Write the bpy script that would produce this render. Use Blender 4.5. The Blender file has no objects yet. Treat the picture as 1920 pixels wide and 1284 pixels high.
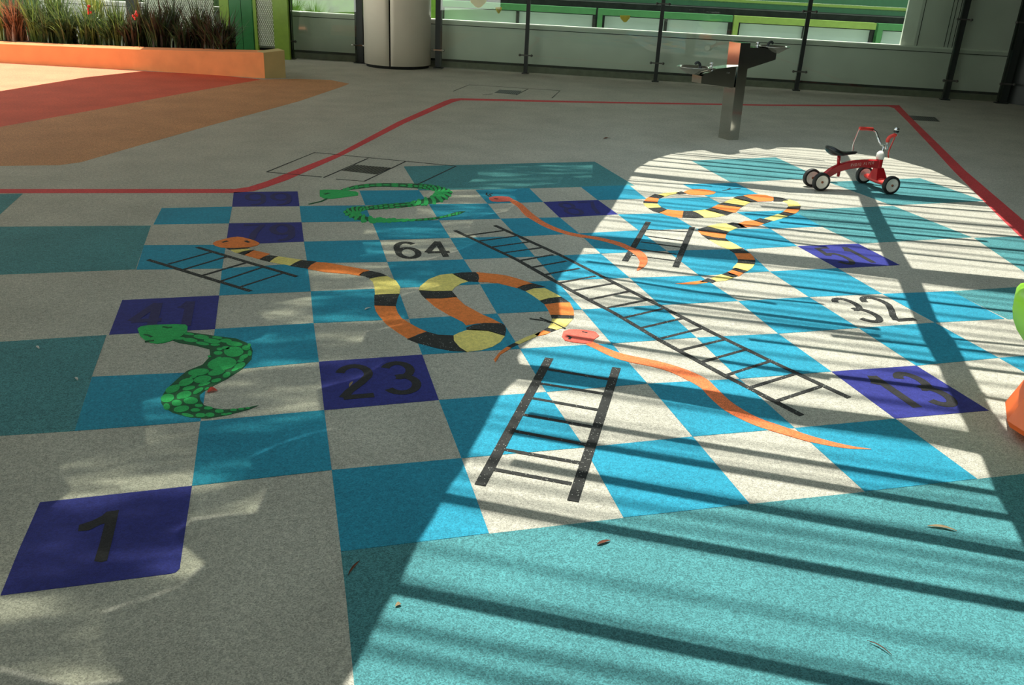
import bpy, bmesh, math, random
from mathutils import Vector, Matrix, noise
random.seed(7)
R = math.radians
S = 0.42                       # one board square in metres
# ------------------------------------------------------------------ camera
F = 1628.7
W3 = Vector((1.96922461, -0.217837595, 0.206447770))
rot = Matrix.Rotation(W3.length, 3, W3.normalized())       # world -> camera (x right, y down, z forward)
right, down, fwd = rot[0], rot[1], rot[2]
CAM = Vector((1.77478, -4.81635, 3.55995)) * S
cd = bpy.data.cameras.new('camera'); cam = bpy.data.objects.new('camera', cd)
bpy.context.scene.collection.objects.link(cam)
cd.sensor_width = 36; cd.lens = F / 1920 * 36; cd.clip_end = 500; cd.clip_start = 0.05
m = Matrix((right, -down, -fwd)).transposed().to_4x4(); m.translation = CAM
cam.matrix_world = m
bpy.context.scene.camera = cam
sc = bpy.context.scene
# ------------------------------------------------------------------ light
SHIFT = Vector((0.05, -0.37, -1.0))                        # direction the sunlight travels
wd_ = bpy.data.worlds.new('world'); sc.world = wd_; wd_.use_nodes = True
bg = wd_.node_tree.nodes['Background']; bg.inputs[0].default_value = (0.90, 1.0, 0.96, 1); bg.inputs[1].default_value = 3.9
_nt = wd_.node_tree; _tc = _nt.nodes.new('ShaderNodeTexCoord'); _sx = _nt.nodes.new('ShaderNodeSeparateXYZ'); _cr = _nt.nodes.new('ShaderNodeValToRGB')
_nt.links.new(_tc.outputs['Generated'], _sx.inputs[0]); _nt.links.new(_sx.outputs['Z'], _cr.inputs[0]); _nt.links.new(_cr.outputs[0], bg.inputs[0])
_cr.color_ramp.elements[0].position = .10; _cr.color_ramp.elements[0].color = (.96, 1.0, .90, 1)      # pale haze at the horizon
_cr.color_ramp.elements[1].position = .75; _cr.color_ramp.elements[1].color = (.20, .25, .28, 1)      # deeper blue overhead
sl = bpy.data.lights.new('sun', 'SUN'); sl.energy = 5.6; sl.angle = R(0.38); sl.color = (1.0, 0.97, 0.88)
so = bpy.data.objects.new('sun', sl); sc.collection.objects.link(so)
so.location = (0, 0, 12); so.rotation_euler = SHIFT.to_track_quat('-Z', 'Y').to_euler()
sc.view_settings.view_transform = 'Standard'; sc.view_settings.look = 'None'
sc.view_settings.gamma = 1; sc.view_settings.exposure = 0.14
sc.view_settings.use_curve_mapping = False
COL = sc.collection

# ------------------------------------------------------------------ geometry helpers
def ray(u, v):
    return (right * ((u - 960) / F) + down * ((v - 642) / F) + fwd).normalized()
def fl(u, v, z=0.0):
    d = ray(u, v); return CAM + d * ((z - CAM.z) / d.z)
def hit(u, v, P0, n):
    d = ray(u, v); return CAM + d * ((P0 - CAM).dot(n) / d.dot(n))
def zoomed(ox, oy, s): return lambda x, y: (ox + x * s, oy + y * s)
ZS = 560 / 1917
A1 = zoomed(0, 280, ZS); A2 = zoomed(360, 280, ZS); A3 = zoomed(760, 280, ZS); A4 = zoomed(1140, 260, ZS)
A6 = zoomed(0, 560, ZS); A7 = zoomed(500, 560, ZS); A8 = zoomed(900, 560, ZS); A9 = zoomed(1360, 560, ZS)
def mp(f, pts): return [f(*p) for p in pts]

def link(o, parent=None):
    COL.objects.link(o)
    if parent: o.parent = parent
    return o
def obj(name, bm, mats, parent=None, smooth=False, label=None, cat=None, group=None, kind=None):
    me = bpy.data.meshes.new(name); bm.normal_update(); bm.to_mesh(me); bm.free()
    if not isinstance(mats, (list, tuple)): mats = [mats]
    for mm in mats: me.materials.append(mm)
    if smooth:
        for p in me.polygons: p.use_smooth = True
        try: me.set_sharp_from_angle(angle=R(40))
        except Exception: pass
    o = bpy.data.objects.new(name, me); link(o, parent)
    tag(o, label, cat, group, kind); return o
def tag(o, label=None, cat=None, group=None, kind=None):
    if label: o['label'] = label
    if cat: o['category'] = cat
    if group: o['group'] = group
    if kind: o['kind'] = kind
    return o
def thing(name, loc, label, cat, group=None, rz=0, kind=None):
    o = bpy.data.objects.new(name, None); o.empty_display_size = .1; link(o)
    o.location = loc; o.rotation_euler = (0, 0, rz)
    return tag(o, label, cat, group, kind)

def prism(bm, pts, z0, z1, mi=0):
    """closed slab from a floor outline (list of Vector/xy)"""
    pts = [Vector((p[0], p[1], 0)) for p in pts]
    a = sum(pts[i].x * pts[(i + 1) % len(pts)].y - pts[(i + 1) % len(pts)].x * pts[i].y for i in range(len(pts)))
    if a < 0: pts.reverse()
    top = [bm.verts.new((p.x, p.y, z1)) for p in pts]; bot = [bm.verts.new((p.x, p.y, z0)) for p in pts]
    f = bm.faces.new(top); f.material_index = mi
    f = bm.faces.new(bot[::-1]); f.material_index = mi
    n = len(pts)
    for i in range(n):
        j = (i + 1) % n
        f = bm.faces.new((bot[i], bot[j], top[j], top[i])); f.material_index = mi
def fpoly(bm, px, z0, z1, mi=0): prism(bm, [fl(*p) for p in px], z0, z1, mi)
def box(bm, c, s, rz=0, mi=0, rx=0, ry=0):
    M = Matrix.Translation(c) @ Matrix.Rotation(rz, 4, 'Z') @ Matrix.Rotation(ry, 4, 'Y') @ Matrix.Rotation(rx, 4, 'X')
    r = bmesh.ops.create_cube(bm, size=1, matrix=M @ Matrix.Diagonal((s[0], s[1], s[2], 1)))
    for f in {f for v in r['verts'] for f in v.link_faces}: f.material_index = mi
def quadbox(bm, a, b, w, h, up=Vector((0, 0, 1)), mi=0):
    """bar of width w (sideways) and height h (along up) from a to b"""
    a, b = Vector(a), Vector(b); d = (b - a).normalized(); s = d.cross(up).normalized(); u = s.cross(d).normalized()
    vs = []
    for p in (a, b):
        for x, y in ((-1, -1), (1, -1), (1, 1), (-1, 1)): vs.append(bm.verts.new(p + s * (x * w / 2) + u * (y * h / 2)))
    for f in ((0, 1, 2, 3), (7, 6, 5, 4), (0, 4, 5, 1), (1, 5, 6, 2), (2, 6, 7, 3), (3, 7, 4, 0)):
        bm.faces.new([vs[i] for i in f]).material_index = mi
def tube(bm, pts, r, seg=10, mi=0, cap=True):
    pts = [Vector(p) for p in pts]; rs = r if isinstance(r, (list, tuple)) else [r] * len(pts)
    rings = []; prev = None
    for i, p in enumerate(pts):
        t = (pts[min(i + 1, len(pts) - 1)] - pts[max(i - 1, 0)]).normalized()
        if prev is None:
            s = t.orthogonal().normalized()
        else:
            s = (prev - t * prev.dot(t)).normalized()
        prev = s; u = t.cross(s)
        rings.append([bm.verts.new(p + (s * math.cos(2 * math.pi * k / seg) + u * math.sin(2 * math.pi * k / seg)) * rs[i]) for k in range(seg)])
    for a, b in zip(rings, rings[1:]):
        for k in range(seg):
            f = bm.faces.new((a[k], a[(k + 1) % seg], b[(k + 1) % seg], b[k])); f.material_index = mi; f.smooth = True
    if cap:
        bm.faces.new(rings[0][::-1]).material_index = mi; bm.faces.new(rings[-1]).material_index = mi
def spline(pts, n=6):
    pts = [Vector(p) for p in pts]; out = []
    P = [pts[0]] + pts + [pts[-1]]
    for i in range(1, len(P) - 2):
        for k in range(n):
            t = k / n
            a, b, c, d = P[i - 1], P[i], P[i + 1], P[i + 2]
            out.append(0.5 * ((2 * b) + (c - a) * t + (2 * a - 5 * b + 4 * c - d) * t * t + (3 * b - a - 3 * c + d) * t ** 3))
    out.append(pts[-1]); return out
def lathe(bm, prof, c, seg=28, axis='Z', mi=0, sx=1, sy=1):
    c = Vector(c); rings = []
    for r, z in prof:
        ring = []
        for k in range(seg):
            a = 2 * math.pi * k / seg; x, y = r * math.cos(a) * sx, r * math.sin(a) * sy
            v = (x, y, z) if axis == 'Z' else ((x, z, y) if axis == 'Y' else (z, x, y))
            ring.append(bm.verts.new(c + Vector(v)))
        rings.append(ring)
    fs = []
    for a, b in zip(rings, rings[1:]):
        for k in range(seg):
            f = bm.faces.new((a[k], a[(k + 1) % seg], b[(k + 1) % seg], b[k])); f.material_index = mi; f.smooth = True; fs.append(f)
    fs.append(bm.faces.new(rings[0][::-1])); fs.append(bm.faces.new(rings[-1]))
    fs[-1].material_index = fs[-2].material_index = mi
    bmesh.ops.recalc_face_normals(bm, faces=fs)
LAYER = [0]
def stroke(bm, pts, w, z0, z1, mi=0):
    """painted line of world width w through floor points"""
    LAYER[0] = (LAYER[0] + 1) % 40; z1 = z1 + LAYER[0] * 1.2e-5
    P = [Vector((p[0], p[1], 0)) for p in pts]; n = len(P)
    ws = w if isinstance(w, (list, tuple)) else [w] * n
    L, Rr = [], []
    for i in range(n):
        d = (P[min(i + 1, n - 1)] - P[max(i - 1, 0)]).normalized(); s = Vector((-d.y, d.x, 0))
        L.append(P[i] + s * ws[i] / 2); Rr.append(P[i] - s * ws[i] / 2)
    band(bm, L, Rr, z0, z1, mi)
def band(bm, L, Rr, z0, z1, mi=0):
    n = len(L)
    V = [[bm.verts.new((q[k].x, q[k].y, z)) for k in range(n)] for q in (L, Rr) for z in (z1, z0)]
    tl, bl, tr, br_ = V
    for k in range(n - 1):
        bm.faces.new((tl[k], tr[k], tr[k + 1], tl[k + 1])).material_index = mi
        bm.faces.new((tl[k + 1], bl[k + 1], bl[k], tl[k])).material_index = mi
        bm.faces.new((tr[k], br_[k], br_[k + 1], tr[k + 1])).material_index = mi
    bm.faces.new((tl[0], bl[0], br_[0], tr[0])); bm.faces.new((tr[-1], br_[-1], bl[-1], tl[-1]))
def B(): return bmesh.new()

# ------------------------------------------------------------------ materials
def nodes(name):
    mt = bpy.data.materials.new(name); mt.use_nodes = True; nt = mt.node_tree
    return mt, nt, nt.nodes['Principled BSDF']
def simple(name, col, rough=.5, metal=0.0, spec=.5, var=.08, scale=12, **kw):
    mt, nt, p = nodes(name)
    tc = nt.nodes.new('ShaderNodeTexCoord'); nz = nt.nodes.new('ShaderNodeTexNoise'); nz.inputs['Scale'].default_value = scale
    nz.inputs['Detail'].default_value = 4
    rp = nt.nodes.new('ShaderNodeMapRange'); rp.inputs[1].default_value = .3; rp.inputs[2].default_value = .7
    rp.inputs[3].default_value = 1 - var; rp.inputs[4].default_value = 1 + var
    mx = nt.nodes.new('ShaderNodeMix'); mx.data_type = 'RGBA'; mx.blend_type = 'MULTIPLY'; mx.inputs[0].default_value = 1
    mx.inputs[6].default_value = (*col, 1)
    nt.links.new(tc.outputs['Object'], nz.inputs['Vector']); nt.links.new(nz.outputs[0], rp.inputs[0]); nt.links.new(rp.outputs[0], mx.inputs[7])
    nt.links.new(mx.outputs[2], p.inputs['Base Color'])
    p.inputs['Roughness'].default_value = rough; p.inputs['Metallic'].default_value = metal; p.inputs['Specular IOR Level'].default_value = spec
    for k, v in kw.items(): p.inputs[k.replace('_', ' ')].default_value = v
    return mt
def rubber(name, col, lo=.62, hi=1.3, dark=.0, scale=300, rough=.85, blotch=.10):
    """bonded rubber granules: every granule its own tint, soft larger blotches, fine bump"""
    mt, nt, p = nodes(name); N = nt.nodes.new; Lk = nt.links.new
    tc = N('ShaderNodeTexCoord')
    vo = N('ShaderNodeTexVoronoi'); vo.inputs['Scale'].default_value = scale
    sp = N('ShaderNodeSeparateColor'); Lk(tc.outputs['Object'], vo.inputs['Vector']); Lk(vo.outputs['Color'], sp.inputs[0])
    mr = N('ShaderNodeMapRange'); mr.inputs[3].default_value = lo; mr.inputs[4].default_value = hi; Lk(sp.outputs[0], mr.inputs[0])
    n2 = N('ShaderNodeTexNoise'); n2.inputs['Scale'].default_value = 2.3; n2.inputs['Detail'].default_value = 5; Lk(tc.outputs['Object'], n2.inputs['Vector'])
    m2 = N('ShaderNodeMapRange'); m2.inputs[1].default_value = .3; m2.inputs[2].default_value = .7; m2.inputs[3].default_value = 1 - blotch; m2.inputs[4].default_value = 1 + blotch
    Lk(n2.outputs[0], m2.inputs[0])
    n3 = N('ShaderNodeTexNoise'); n3.inputs['Scale'].default_value = 45; n3.inputs['Detail'].default_value = 3; Lk(tc.outputs['Object'], n3.inputs['Vector'])
    m3 = N('ShaderNodeMapRange'); m3.inputs[1].default_value = .25; m3.inputs[2].default_value = .75; m3.inputs[3].default_value = .86; m3.inputs[4].default_value = 1.14
    Lk(n3.outputs[0], m3.inputs[0])
    a = N('ShaderNodeMath'); a.operation = 'MULTIPLY'; Lk(mr.outputs[0], a.inputs[0]); Lk(m2.outputs[0], a.inputs[1])
    b = N('ShaderNodeMath'); b.operation = 'MULTIPLY'; Lk(a.outputs[0], b.inputs[0]); Lk(m3.outputs[0], b.inputs[1])
    mx = N('ShaderNodeMix'); mx.data_type = 'RGBA'; mx.blend_type = 'MULTIPLY'; mx.inputs[0].default_value = 1; mx.inputs[6].default_value = (*col, 1)
    Lk(b.outputs[0], mx.inputs[7]); out = mx.outputs[2]
    if dark > 0:                                            # worn paint: pale granules showing through
        th = N('ShaderNodeMath'); th.operation = 'GREATER_THAN'; th.inputs[1].default_value = 1 - dark; Lk(sp.outputs[1], th.inputs[0])
        m4 = N('ShaderNodeMix'); m4.data_type = 'RGBA'; Lk(th.outputs[0], m4.inputs[0]); Lk(out, m4.inputs[6]); m4.inputs[7].default_value = (.30, .31, .28, 1)
        out = m4.outputs[2]
    Lk(out, p.inputs['Base Color'])
    bu = N('ShaderNodeBump'); bu.inputs['Strength'].default_value = .35; bu.inputs['Distance'].default_value = .002
    Lk(vo.outputs['Distance'], bu.inputs['Height']); Lk(bu.outputs[0], p.inputs['Normal'])
    p.inputs['Roughness'].default_value = rough; p.inputs['Specular IOR Level'].default_value = .25
    return mt
def glass(name, tint, refl=1.0):
    mt = bpy.data.materials.new(name); mt.use_nodes = True; nt = mt.node_tree; nt.nodes.clear(); N = nt.nodes.new
    o = N('ShaderNodeOutputMaterial'); t = N('ShaderNodeBsdfTransparent'); t.inputs[0].default_value = (*tint, 1)
    g = N('ShaderNodeBsdfGlossy'); g.inputs['Roughness'].default_value = .01; g.inputs[0].default_value = (refl, refl, refl, 1)
    fr = N('ShaderNodeFresnel'); fr.inputs[0].default_value = 1.5; mx = N('ShaderNodeMixShader')
    nt.links.new(fr.outputs[0], mx.inputs[0]); nt.links.new(t.outputs[0], mx.inputs[1]); nt.links.new(g.outputs[0], mx.inputs[2]); nt.links.new(mx.outputs[0], o.inputs[0])
    return mt
M = dict(
    cream=rubber('cream_rubber', (.455, .445, .375), .66, 1.30),
    cyan=rubber('bright_blue_rubber', (.022, .275, .405), .72, 1.25),
    teal=rubber('teal_rubber', (.068, .245, .262), .58, 1.38),
    navy=rubber('navy_paint', (.030, .036, .22), .80, 1.2),
    black=rubber('black_paint', (.030, .032, .030), .7, 1.3, dark=.02),
    blackf=rubber('black_paint_dense', (.030, .032, .030), .7, 1.3, dark=.02),
    digit=rubber('worn_black_paint', (.026, .026, .028),   .7, 1.3),
    faint=rubber('faint_worn_paint', (.033, .032, .120), .8, 1.2),
    red=rubber('red_line_paint', (.62, .065, .07), .8, 1.2),
    orange=rubber('orange_snake_paint', (.80, .22, .05), .85, 1.15),
    pink=rubber('pink_snake_paint', (.78, .14, .10), .8, 1.2),
    coral=rubber('coral_snake_paint', (.80, .20, .07), .7, 1.3),
    yellow=rubber('yellow_snake_paint', (.80, .68, .20), .85, 1.15),
    green=rubber('green_snake_paint', (.03, .42, .11), .8, 1.2),
    dkgreen=rubber('dark_green_outline_paint', (.02, .11, .045), .8, 1.2),
    peach=rubber('peach_rubber', (.80, .30, .16), .75, 1.25),
    redzone=rubber('red_rubber', (.62, .10, .045), .85, 1.15),
    tan=rubber('orange_brown_rubber', (.52, .26, .12), .55, 1.45),
    steel=simple('brushed_steel', (.50, .50, .46), .09, 1.0, var=.04, scale=9),
    chrome=simple('chrome', (.75, .75, .75), .08, 1.0),
    dark=simple('dark_metal', (.018, .024, .022), .45, .3),
    panel=simple('pale_parapet_panel', (.62, .62, .56), .55, var=.05, scale=3),
    cap=simple('pale_capping', (.80, .80, .72), .4, var=.04),
    groove=simple('shadow_gap', (.02, .022, .02), .9),
    kerb=simple('kerb_concrete', (.16, .16, .12), .9, var=.2),
    clad=simple('white_cladding', (.86, .80, .67), .35, .1, var=.03, scale=3),
    glassm=glass('balustrade_glass', (.92, .97, .935)),
    roof=simple('roof_soffit', (.38, .39, .36), .8),
    beam=simple('roof_steel', (.30, .31, .30), .7),
    tyre=simple('black_rubber_tyre', (.012, .013, .013), .6),
    hub=simple('white_wheel_disc', (.84, .80, .72), .45),
    tred=simple('glossy_red_enamel', (.45, .014, .020), .22),
    tcoral=simple('coral_red_plastic', (.80, .06, .05), .35),
    grip=simple('red_grip', (.68, .05, .035), .4),
    seatm=simple('black_seat_plastic', (.012, .016, .016), .35),
    white=simple('white_plastic', (.82, .80, .74), .35),
    brass=simple('bolt_brass', (.30, .10, .05), .4, .6),
    planter=simple('peach_planter_render', (.88, .31, .11), .85, var=.07, scale=5),
    planter_end=simple('ochre_planter_render', (.50, .40, .17), .85, var=.07, scale=5),
    soil=simple('bark_mulch', (.12, .065, .045), .95, var=.6, scale=60),
    gpost=simple('lime_steel', (.22, .36, .035), .45),
    gpanel=simple('deep_green_panel', (.015, .16, .035), .4),
    gback=simple('olive_screen_sheet', (.14, .20, .07), .6),
    gfence=simple('bright_screen_holes', (.88, .92, .78), .5),  # pale colour stands for brightness seen through the screen holes
    lime=simple('lime_plastic', (.30, .68, .03), .4, var=.02),
    orangep=simple('orange_plastic', (.80, .13, .015), .4, var=.03),
    fgreen=simple('outdoor_green_frame', (.055, .22, .07), .4),
    fbar=simple('outdoor_barrier_green', (.035, .13, .06), .5),
    flime=simple('outdoor_lime_frame', (.24, .36, .07), .4),
    fpale=simple('outdoor_frosted_panel', (.44, .56, .54), .3, var=.1, scale=1.5),
    hedge=simple('outdoor_dark_planting', (.010, .014, .010), .9, var=.6, scale=9),
    hedgeg=simple('outdoor_hedge_green', (.05, .10, .03), .9, var=.7, scale=7),
    lawn=simple('outdoor_lawn', (.20, .42, .05), .9, var=.3, scale=6),
    grate=simple('drain_grate_steel', (.09, .09, .08), .5, .6),
    leaf1=simple('dry_leaf', (.50, .38, .22), .8, var=.2, scale=80),
    leaf2=simple('red_brown_leaf', (.25, .09, .05), .8, var=.2, scale=80),
    wallf=simple('dark_building_wall', (.07, .075, .07), .8),
    yel=simple('yellow_sticker', (.75, .65, .12), .5),
    decal=simple('faded_pink_lettering', (.70, .45, .40), .5),
)

# ------------------------------------------------------------------ the floor
Z1, Z2, Z3, Z4, Z5 = .0006, .0012, .0018, .0024, .0030
G = {(0,5):(229.3,562.8),(0,4):(204.5,627.6),(0,6):(255.6,505.5),(0,7):(270.2,459.7),(0,8):(287.8,420.8),(0,9):(303.2,390.4),(0,1):(75,943),
(0,3):(172.5,706.5),(0,2):(140,808),
(1,1):(360,911),(1,2):(376,790),(1,3):(391,697),(1,5):(411,554),(1,4):(403,617),(1,6):(416.3,503.5),(1,7):(423.6,459),(1,8):(429.5,418.8),(1,9):(435.3,387.5),(1,10):(438.2,360.3),
(2,0):(639.3,1034),(2,1):(622,881.3),(2,2):(608,769),(2,3):(597.9,678.3),(2,4):(588,606),(2,5):(582.6,546.4),(2,6):(576.2,493.3),(2,7):(569.8,453),(2,8):(565.4,416.7),(2,9):(561.6,386.6),(2,10):(558,359),
(3,0):(917,1000),(3,1):(865.2,859),(3,2):(822.8,750),(3,3):(791.5,665),(3,4):(767,598),(3,5):(745.6,540),(3,6):(725.8,491),(3,7):(712,450),(3,8):(697.4,415),(3,9):(685,385),(3,10):(674,357.4),
(4,0):(1169,970.5),(4,1):(1095.7,839),(4,2):(1024.2,735),(4,3):(975,654),(4,4):(932,588),(4,5):(900,533),(4,6):(869.5,486.5),(4,7):(844,446.2),(4,8):(823,413),(4,9):(804,382.8),(4,10):(785,356.5),
(5,0):(1405.5,944.5),(5,1):(1298.7,818.5),(5,2):(1214,719.2),(5,3):(1146.8,644),(5,4):(1091.3,580.4),(5,5):(1043,526),(5,6):(1003,481),(5,7):(970.3,443.6),(5,8):(938.2,410),(5,9):(914.2,381.7),(5,10):(891.5,356),
(6,0):(1621.5,921.5),(6,1):(1490,802.5),(6,2):(1386.4,710.4),(6,3):(1306,633),(6,4):(1238,572),(6,5):(1180.6,521),(6,6):(1126.6,475.7),(6,7):(1085.7,437.7),(6,8):(1049.2,407.7),(6,9):(1018.5,378.7),(6,10):(992.2,353),
(7,0):(1832,897.7),(7,1):(1678.4,785),(7,2):(1558.7,696.7),(7,3):(1459.3,625.7),(7,4):(1384,564.5),(7,5):(1312,517),(7,6):(1250,470),(7,7):(1197.5,432),(7,8):(1158.7,402),(7,9):(1120.8,375),(7,10):(1088.6,350),
(8,0):(2030,876),(8,1):(1853.7,769.7),(8,2):(1717.9,685.6),(8,3):(1609.8,615),(8,4):(1517,557),(8,5):(1443,509),(8,6):(1398,467),(8,7):(1303.5,429),(8,8):(1256,400),(8,9):(1212,373),(8,10):(1180,347.5),
(9,1):(2022,755),(9,2):(1872.7,671),(9,3):(1753,605),(9,4):(1654,551),(9,5):(1570.5,503),(9,6):(1495,461.5),(9,7):(1444,429),(9,8):(1381,397.5),(9,9):(1329,370),(9,10):(1280,345.5),
(10,1):(2180,741),(10,2):(2021,659),(10,3):(1884,598),(10,4):(1784,546),(10,5):(1687,497),(10,6):(1609,457),(10,7):(1541,425),(10,8):(1486,394.5),(10,9):(1428,367.5),(10,10):(1380,343)}
NAVY = {(0,0), (0,4), (2,2), (7,1), (9,5), (1,7), (1,9), (6,8)}
bm = B()
box(bm, (4.5, 4.0, -.05), (26, 25, .1), mi=0)
def zone(px, mi): fpoly(bm, px, 0.0, Z1, mi)
FM = [M['cream'], M['teal'], M['peach'], M['redzone'], M['tan'], M['red'], M['dark']]
# teal squares of the wide border
zone([(639,1034),(918,1000.5),(1169,971),(1405.5,945),(1621.5,922),(1832,898),(2030,876),(2500,840),(3100,2300),(700,2300),(664,1284),(650,1130)], 1)
zone([(-420,668),(200,628),(172,706),(140,808),(-620,858)], 1)
zone([(-300,437),(0,425),(283,423),(270,460),(254,505),(0,515),(-400,531)], 1)
zone([(-240,370),(0,364),(43,363),(0,402),(-300,432)], 1)
zone([(757,312),(1115,303),(1190,348),(992,353.2),(785,357)], 1)
zone([(1296,301),(1455,295),(1540,334),(1371,342)], 1)
zone([(1552,341),(1725,334),(1846,377),(1672,385)], 1)
zone([(1486,394),(1675,386),(1822,445),(1609,457),(1541,425)], 1)
zone([(1826,446),(2000,440),(2200,510),(1935,520)], 1)
zone([(1784,546),(1926,537),(2060,590),(1890,599)], 1)
# coloured play surface on the left
zone([(-900,150),(-400,138),(0,117),(140,122),(270,133.5),(160,145),(0,171),(-700,290)], 2)
zone([(270,133.5),(400,140),(490,149),(485,150),(350.5,173.8),(219,198.6),(0,238),(-900,420),(-700,290),(0,171),(160,145)], 3)
zone([(490,149),(560,148),(620,150),(655,157),(640,163),(560,190),(409,231),(263,272),(152,304),(111,309.6),(0,311),(-300,313),(-1100,470),(-900,420),(0,238),(219,198.6),(350.5,173.8),(485,150)], 4)
floor = obj('floor', bm, FM, kind='structure')
# red boundary line
bm = B()
fpoly(bm, [(-500,354.5),(0,354.5),(440,354.5),(465,351),(500,340),(540,324),(633,288),(744.5,229),(832,190),(846,185.3),(864,184.3),(1100,190),(1440,196),(1655,196.8),(1686,197.5),
 (1705,217.5),(1757,268),(1810,320),(1920,414),(2300,740),(2240,740),(1915,446),(1880,413),(1787.5,320),(1740,268),(1700,226),(1676,202.5),(1665,199.5),(1440,198.4),(1100,192.8),(864,187.8),(850,191.5),
 (759,231),(642,291.5),(540,337),(500,351),(475,358.5),(440,361.8),(0,362.2),(-500,362.2)], 0, Z2)
obj('boundary_line', bm, M['red'], label='thin red painted line bordering the games area on the grey floor', cat='painted line')
# checkerboard
bm = B()
def cell(i, j): return [G[i, j], G[i + 1, j], G[i + 1, j + 1], G[i, j + 1]]
for (i, j) in [(i, j) for i in range(10) for j in range(10) if (i + j) % 2 == 0 and (i, j) not in NAVY]:
    if all(k in G for k in ((i, j), (i + 1, j), (i, j + 1), (i + 1, j + 1))): fpoly(bm, cell(i, j), 0, Z2, 0)
sq = dict(NAVY=0)
fpoly(bm, [(1,1116.5),(322,1075.5),(330,1073),(337,1066),(345,1010),(360,911),(75,942),(36,1030)], 0, Z2, 1)
for c in NAVY - {(0, 0)}: fpoly(bm, cell(*c), 0, Z2, 1)
obj('checkerboard', bm, [M['cyan'], M['navy']], label='big painted checkerboard of bright blue, navy and grey squares on the floor', cat='game board')

# numbers: strokes in square coordinates
def ell(cx, cy, rx, ry, a0, a1, n=14):
    return [(cx + rx * math.cos(R(a0 + (a1 - a0) * k / n)), cy + ry * math.sin(R(a0 + (a1 - a0) * k / n))) for k in range(n + 1)]
DIG = {
 '1': [[(.30, .74), (.42, .82), (.56, 1.0)], [(.56, 1.0), (.56, 0)]],
 '2': [ell(.5, .73, .36, .27, 165, -25) + [(.62, .42), (.30, .18), (.14, 0)], [(.14, 0), (.88, 0)]],
 '3': [ell(.48, .75, .33, .25, 155, -88) + [(.40, .52)], [(.40, .52)] + ell(.48, .27, .38, .27, 85, -155)],
 '4': [[(.70, 0), (.70, 1.0)], [(.70, 1.0), (.08, .30)], [(.08, .30), (.94, .30)]],
 '5': [[(.85, 1.0), (.28, 1.0), (.18, .52)], [(.18, .52)] + ell(.48, .32, .36, .32, 128, -150)],
 '6': [ell(.5, .31, .37, .31, 0, 360, 20), [(.82, .88)] + ell(.55, .62, .42, .38, 75, 180) + [(.13, .45), (.13, .31)]],
 '7': [[(.12, 1.0), (.86, 1.0), (.55, .5), (.42, 0)]],
 '8': [ell(.5, .27, .36, .27, 0, 360, 20), ell(.5, .76, .30, .23, 0, 360, 20)],
 '9': [ell(.5, .69, .37, .31, 0, 360, 20), [(.87, .69), (.87, .5)] + ell(.45, .38, .42, .38, 0, -105)],
}
def bil(c, u, v):
    P = [fl(*p) for p in cell(*c)]
    return P[0] * (1 - u) * (1 - v) + P[1] * u * (1 - v) + P[2] * u * v + P[3] * (1 - u) * v
def number(txt, c, u0, u1, v0, v1, w, mat, label):
    bm = B(); n = len(txt); adv = (u1 - u0) / n
    for k, ch in enumerate(txt):
        for st in DIG[ch]:
            pts = [bil(c, u0 + adv * (k + .06 + .88 * x), v0 + (v1 - v0) * y) for x, y in st]
            stroke(bm, pts, w, 0, Z3)
    return obj('painted_number', bm, mat, label=label, cat='painted number')
number('64', (3, 6), .12, .92, .14, .84, .036, M['blackf'], 'black painted 64 on a grey square inside the bend of the large striped snake')
number('32', (8, 3), .14, .90, .14, .90, .034, M['black'], 'black painted 32 on a sunlit grey square left of the wide shadow')
number('23', (2, 2), .10, .93, .20, .84, .036, M['digit'], 'dark painted 23 on the navy square left of the wide short ladder')
number('13', (7, 1), .16, .88, .16, .84, .042, M['digit'], 'dark painted 13 on the sunlit navy square near the stool')
number('51', (9, 5), .12, .84, .14, .86, .034, M['digit'], 'dark painted 51 on the sunlit navy square beyond the 32')
number('41', (0, 4), .12, .88, .12, .84, .042, M['faint'], 'faint dark painted 41 on a navy square above the green snake head')
number('79', (1, 7), .14, .92, .10, .88, .04, M['faint'], 'faint dark painted 79 on a navy square above the orange snake head')
number('99', (1, 9), .14, .92, .10, .88, .03, M['faint'], 'faint dark painted 99 on the farthest navy square')
number('87', (6, 8), .14, .92, .10, .88, .03, M['faint'], 'faint dark painted 87 on the navy square right of the small pink snake')
bm = B(); zb = zoomed(0, 860, 1 / 3)
fpoly(bm, mp(zb, [(600,300),(670,290),(655,360),(632,460),(603,575),(570,585),(530,578),(560,480),(590,365),(560,375),(500,405),(440,410),(445,375),(520,350),(575,322)]), 0, Z3)
obj('painted_number', bm, M['digit'], label='dark painted 1 on the nearest navy square', cat='painted number')

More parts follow.
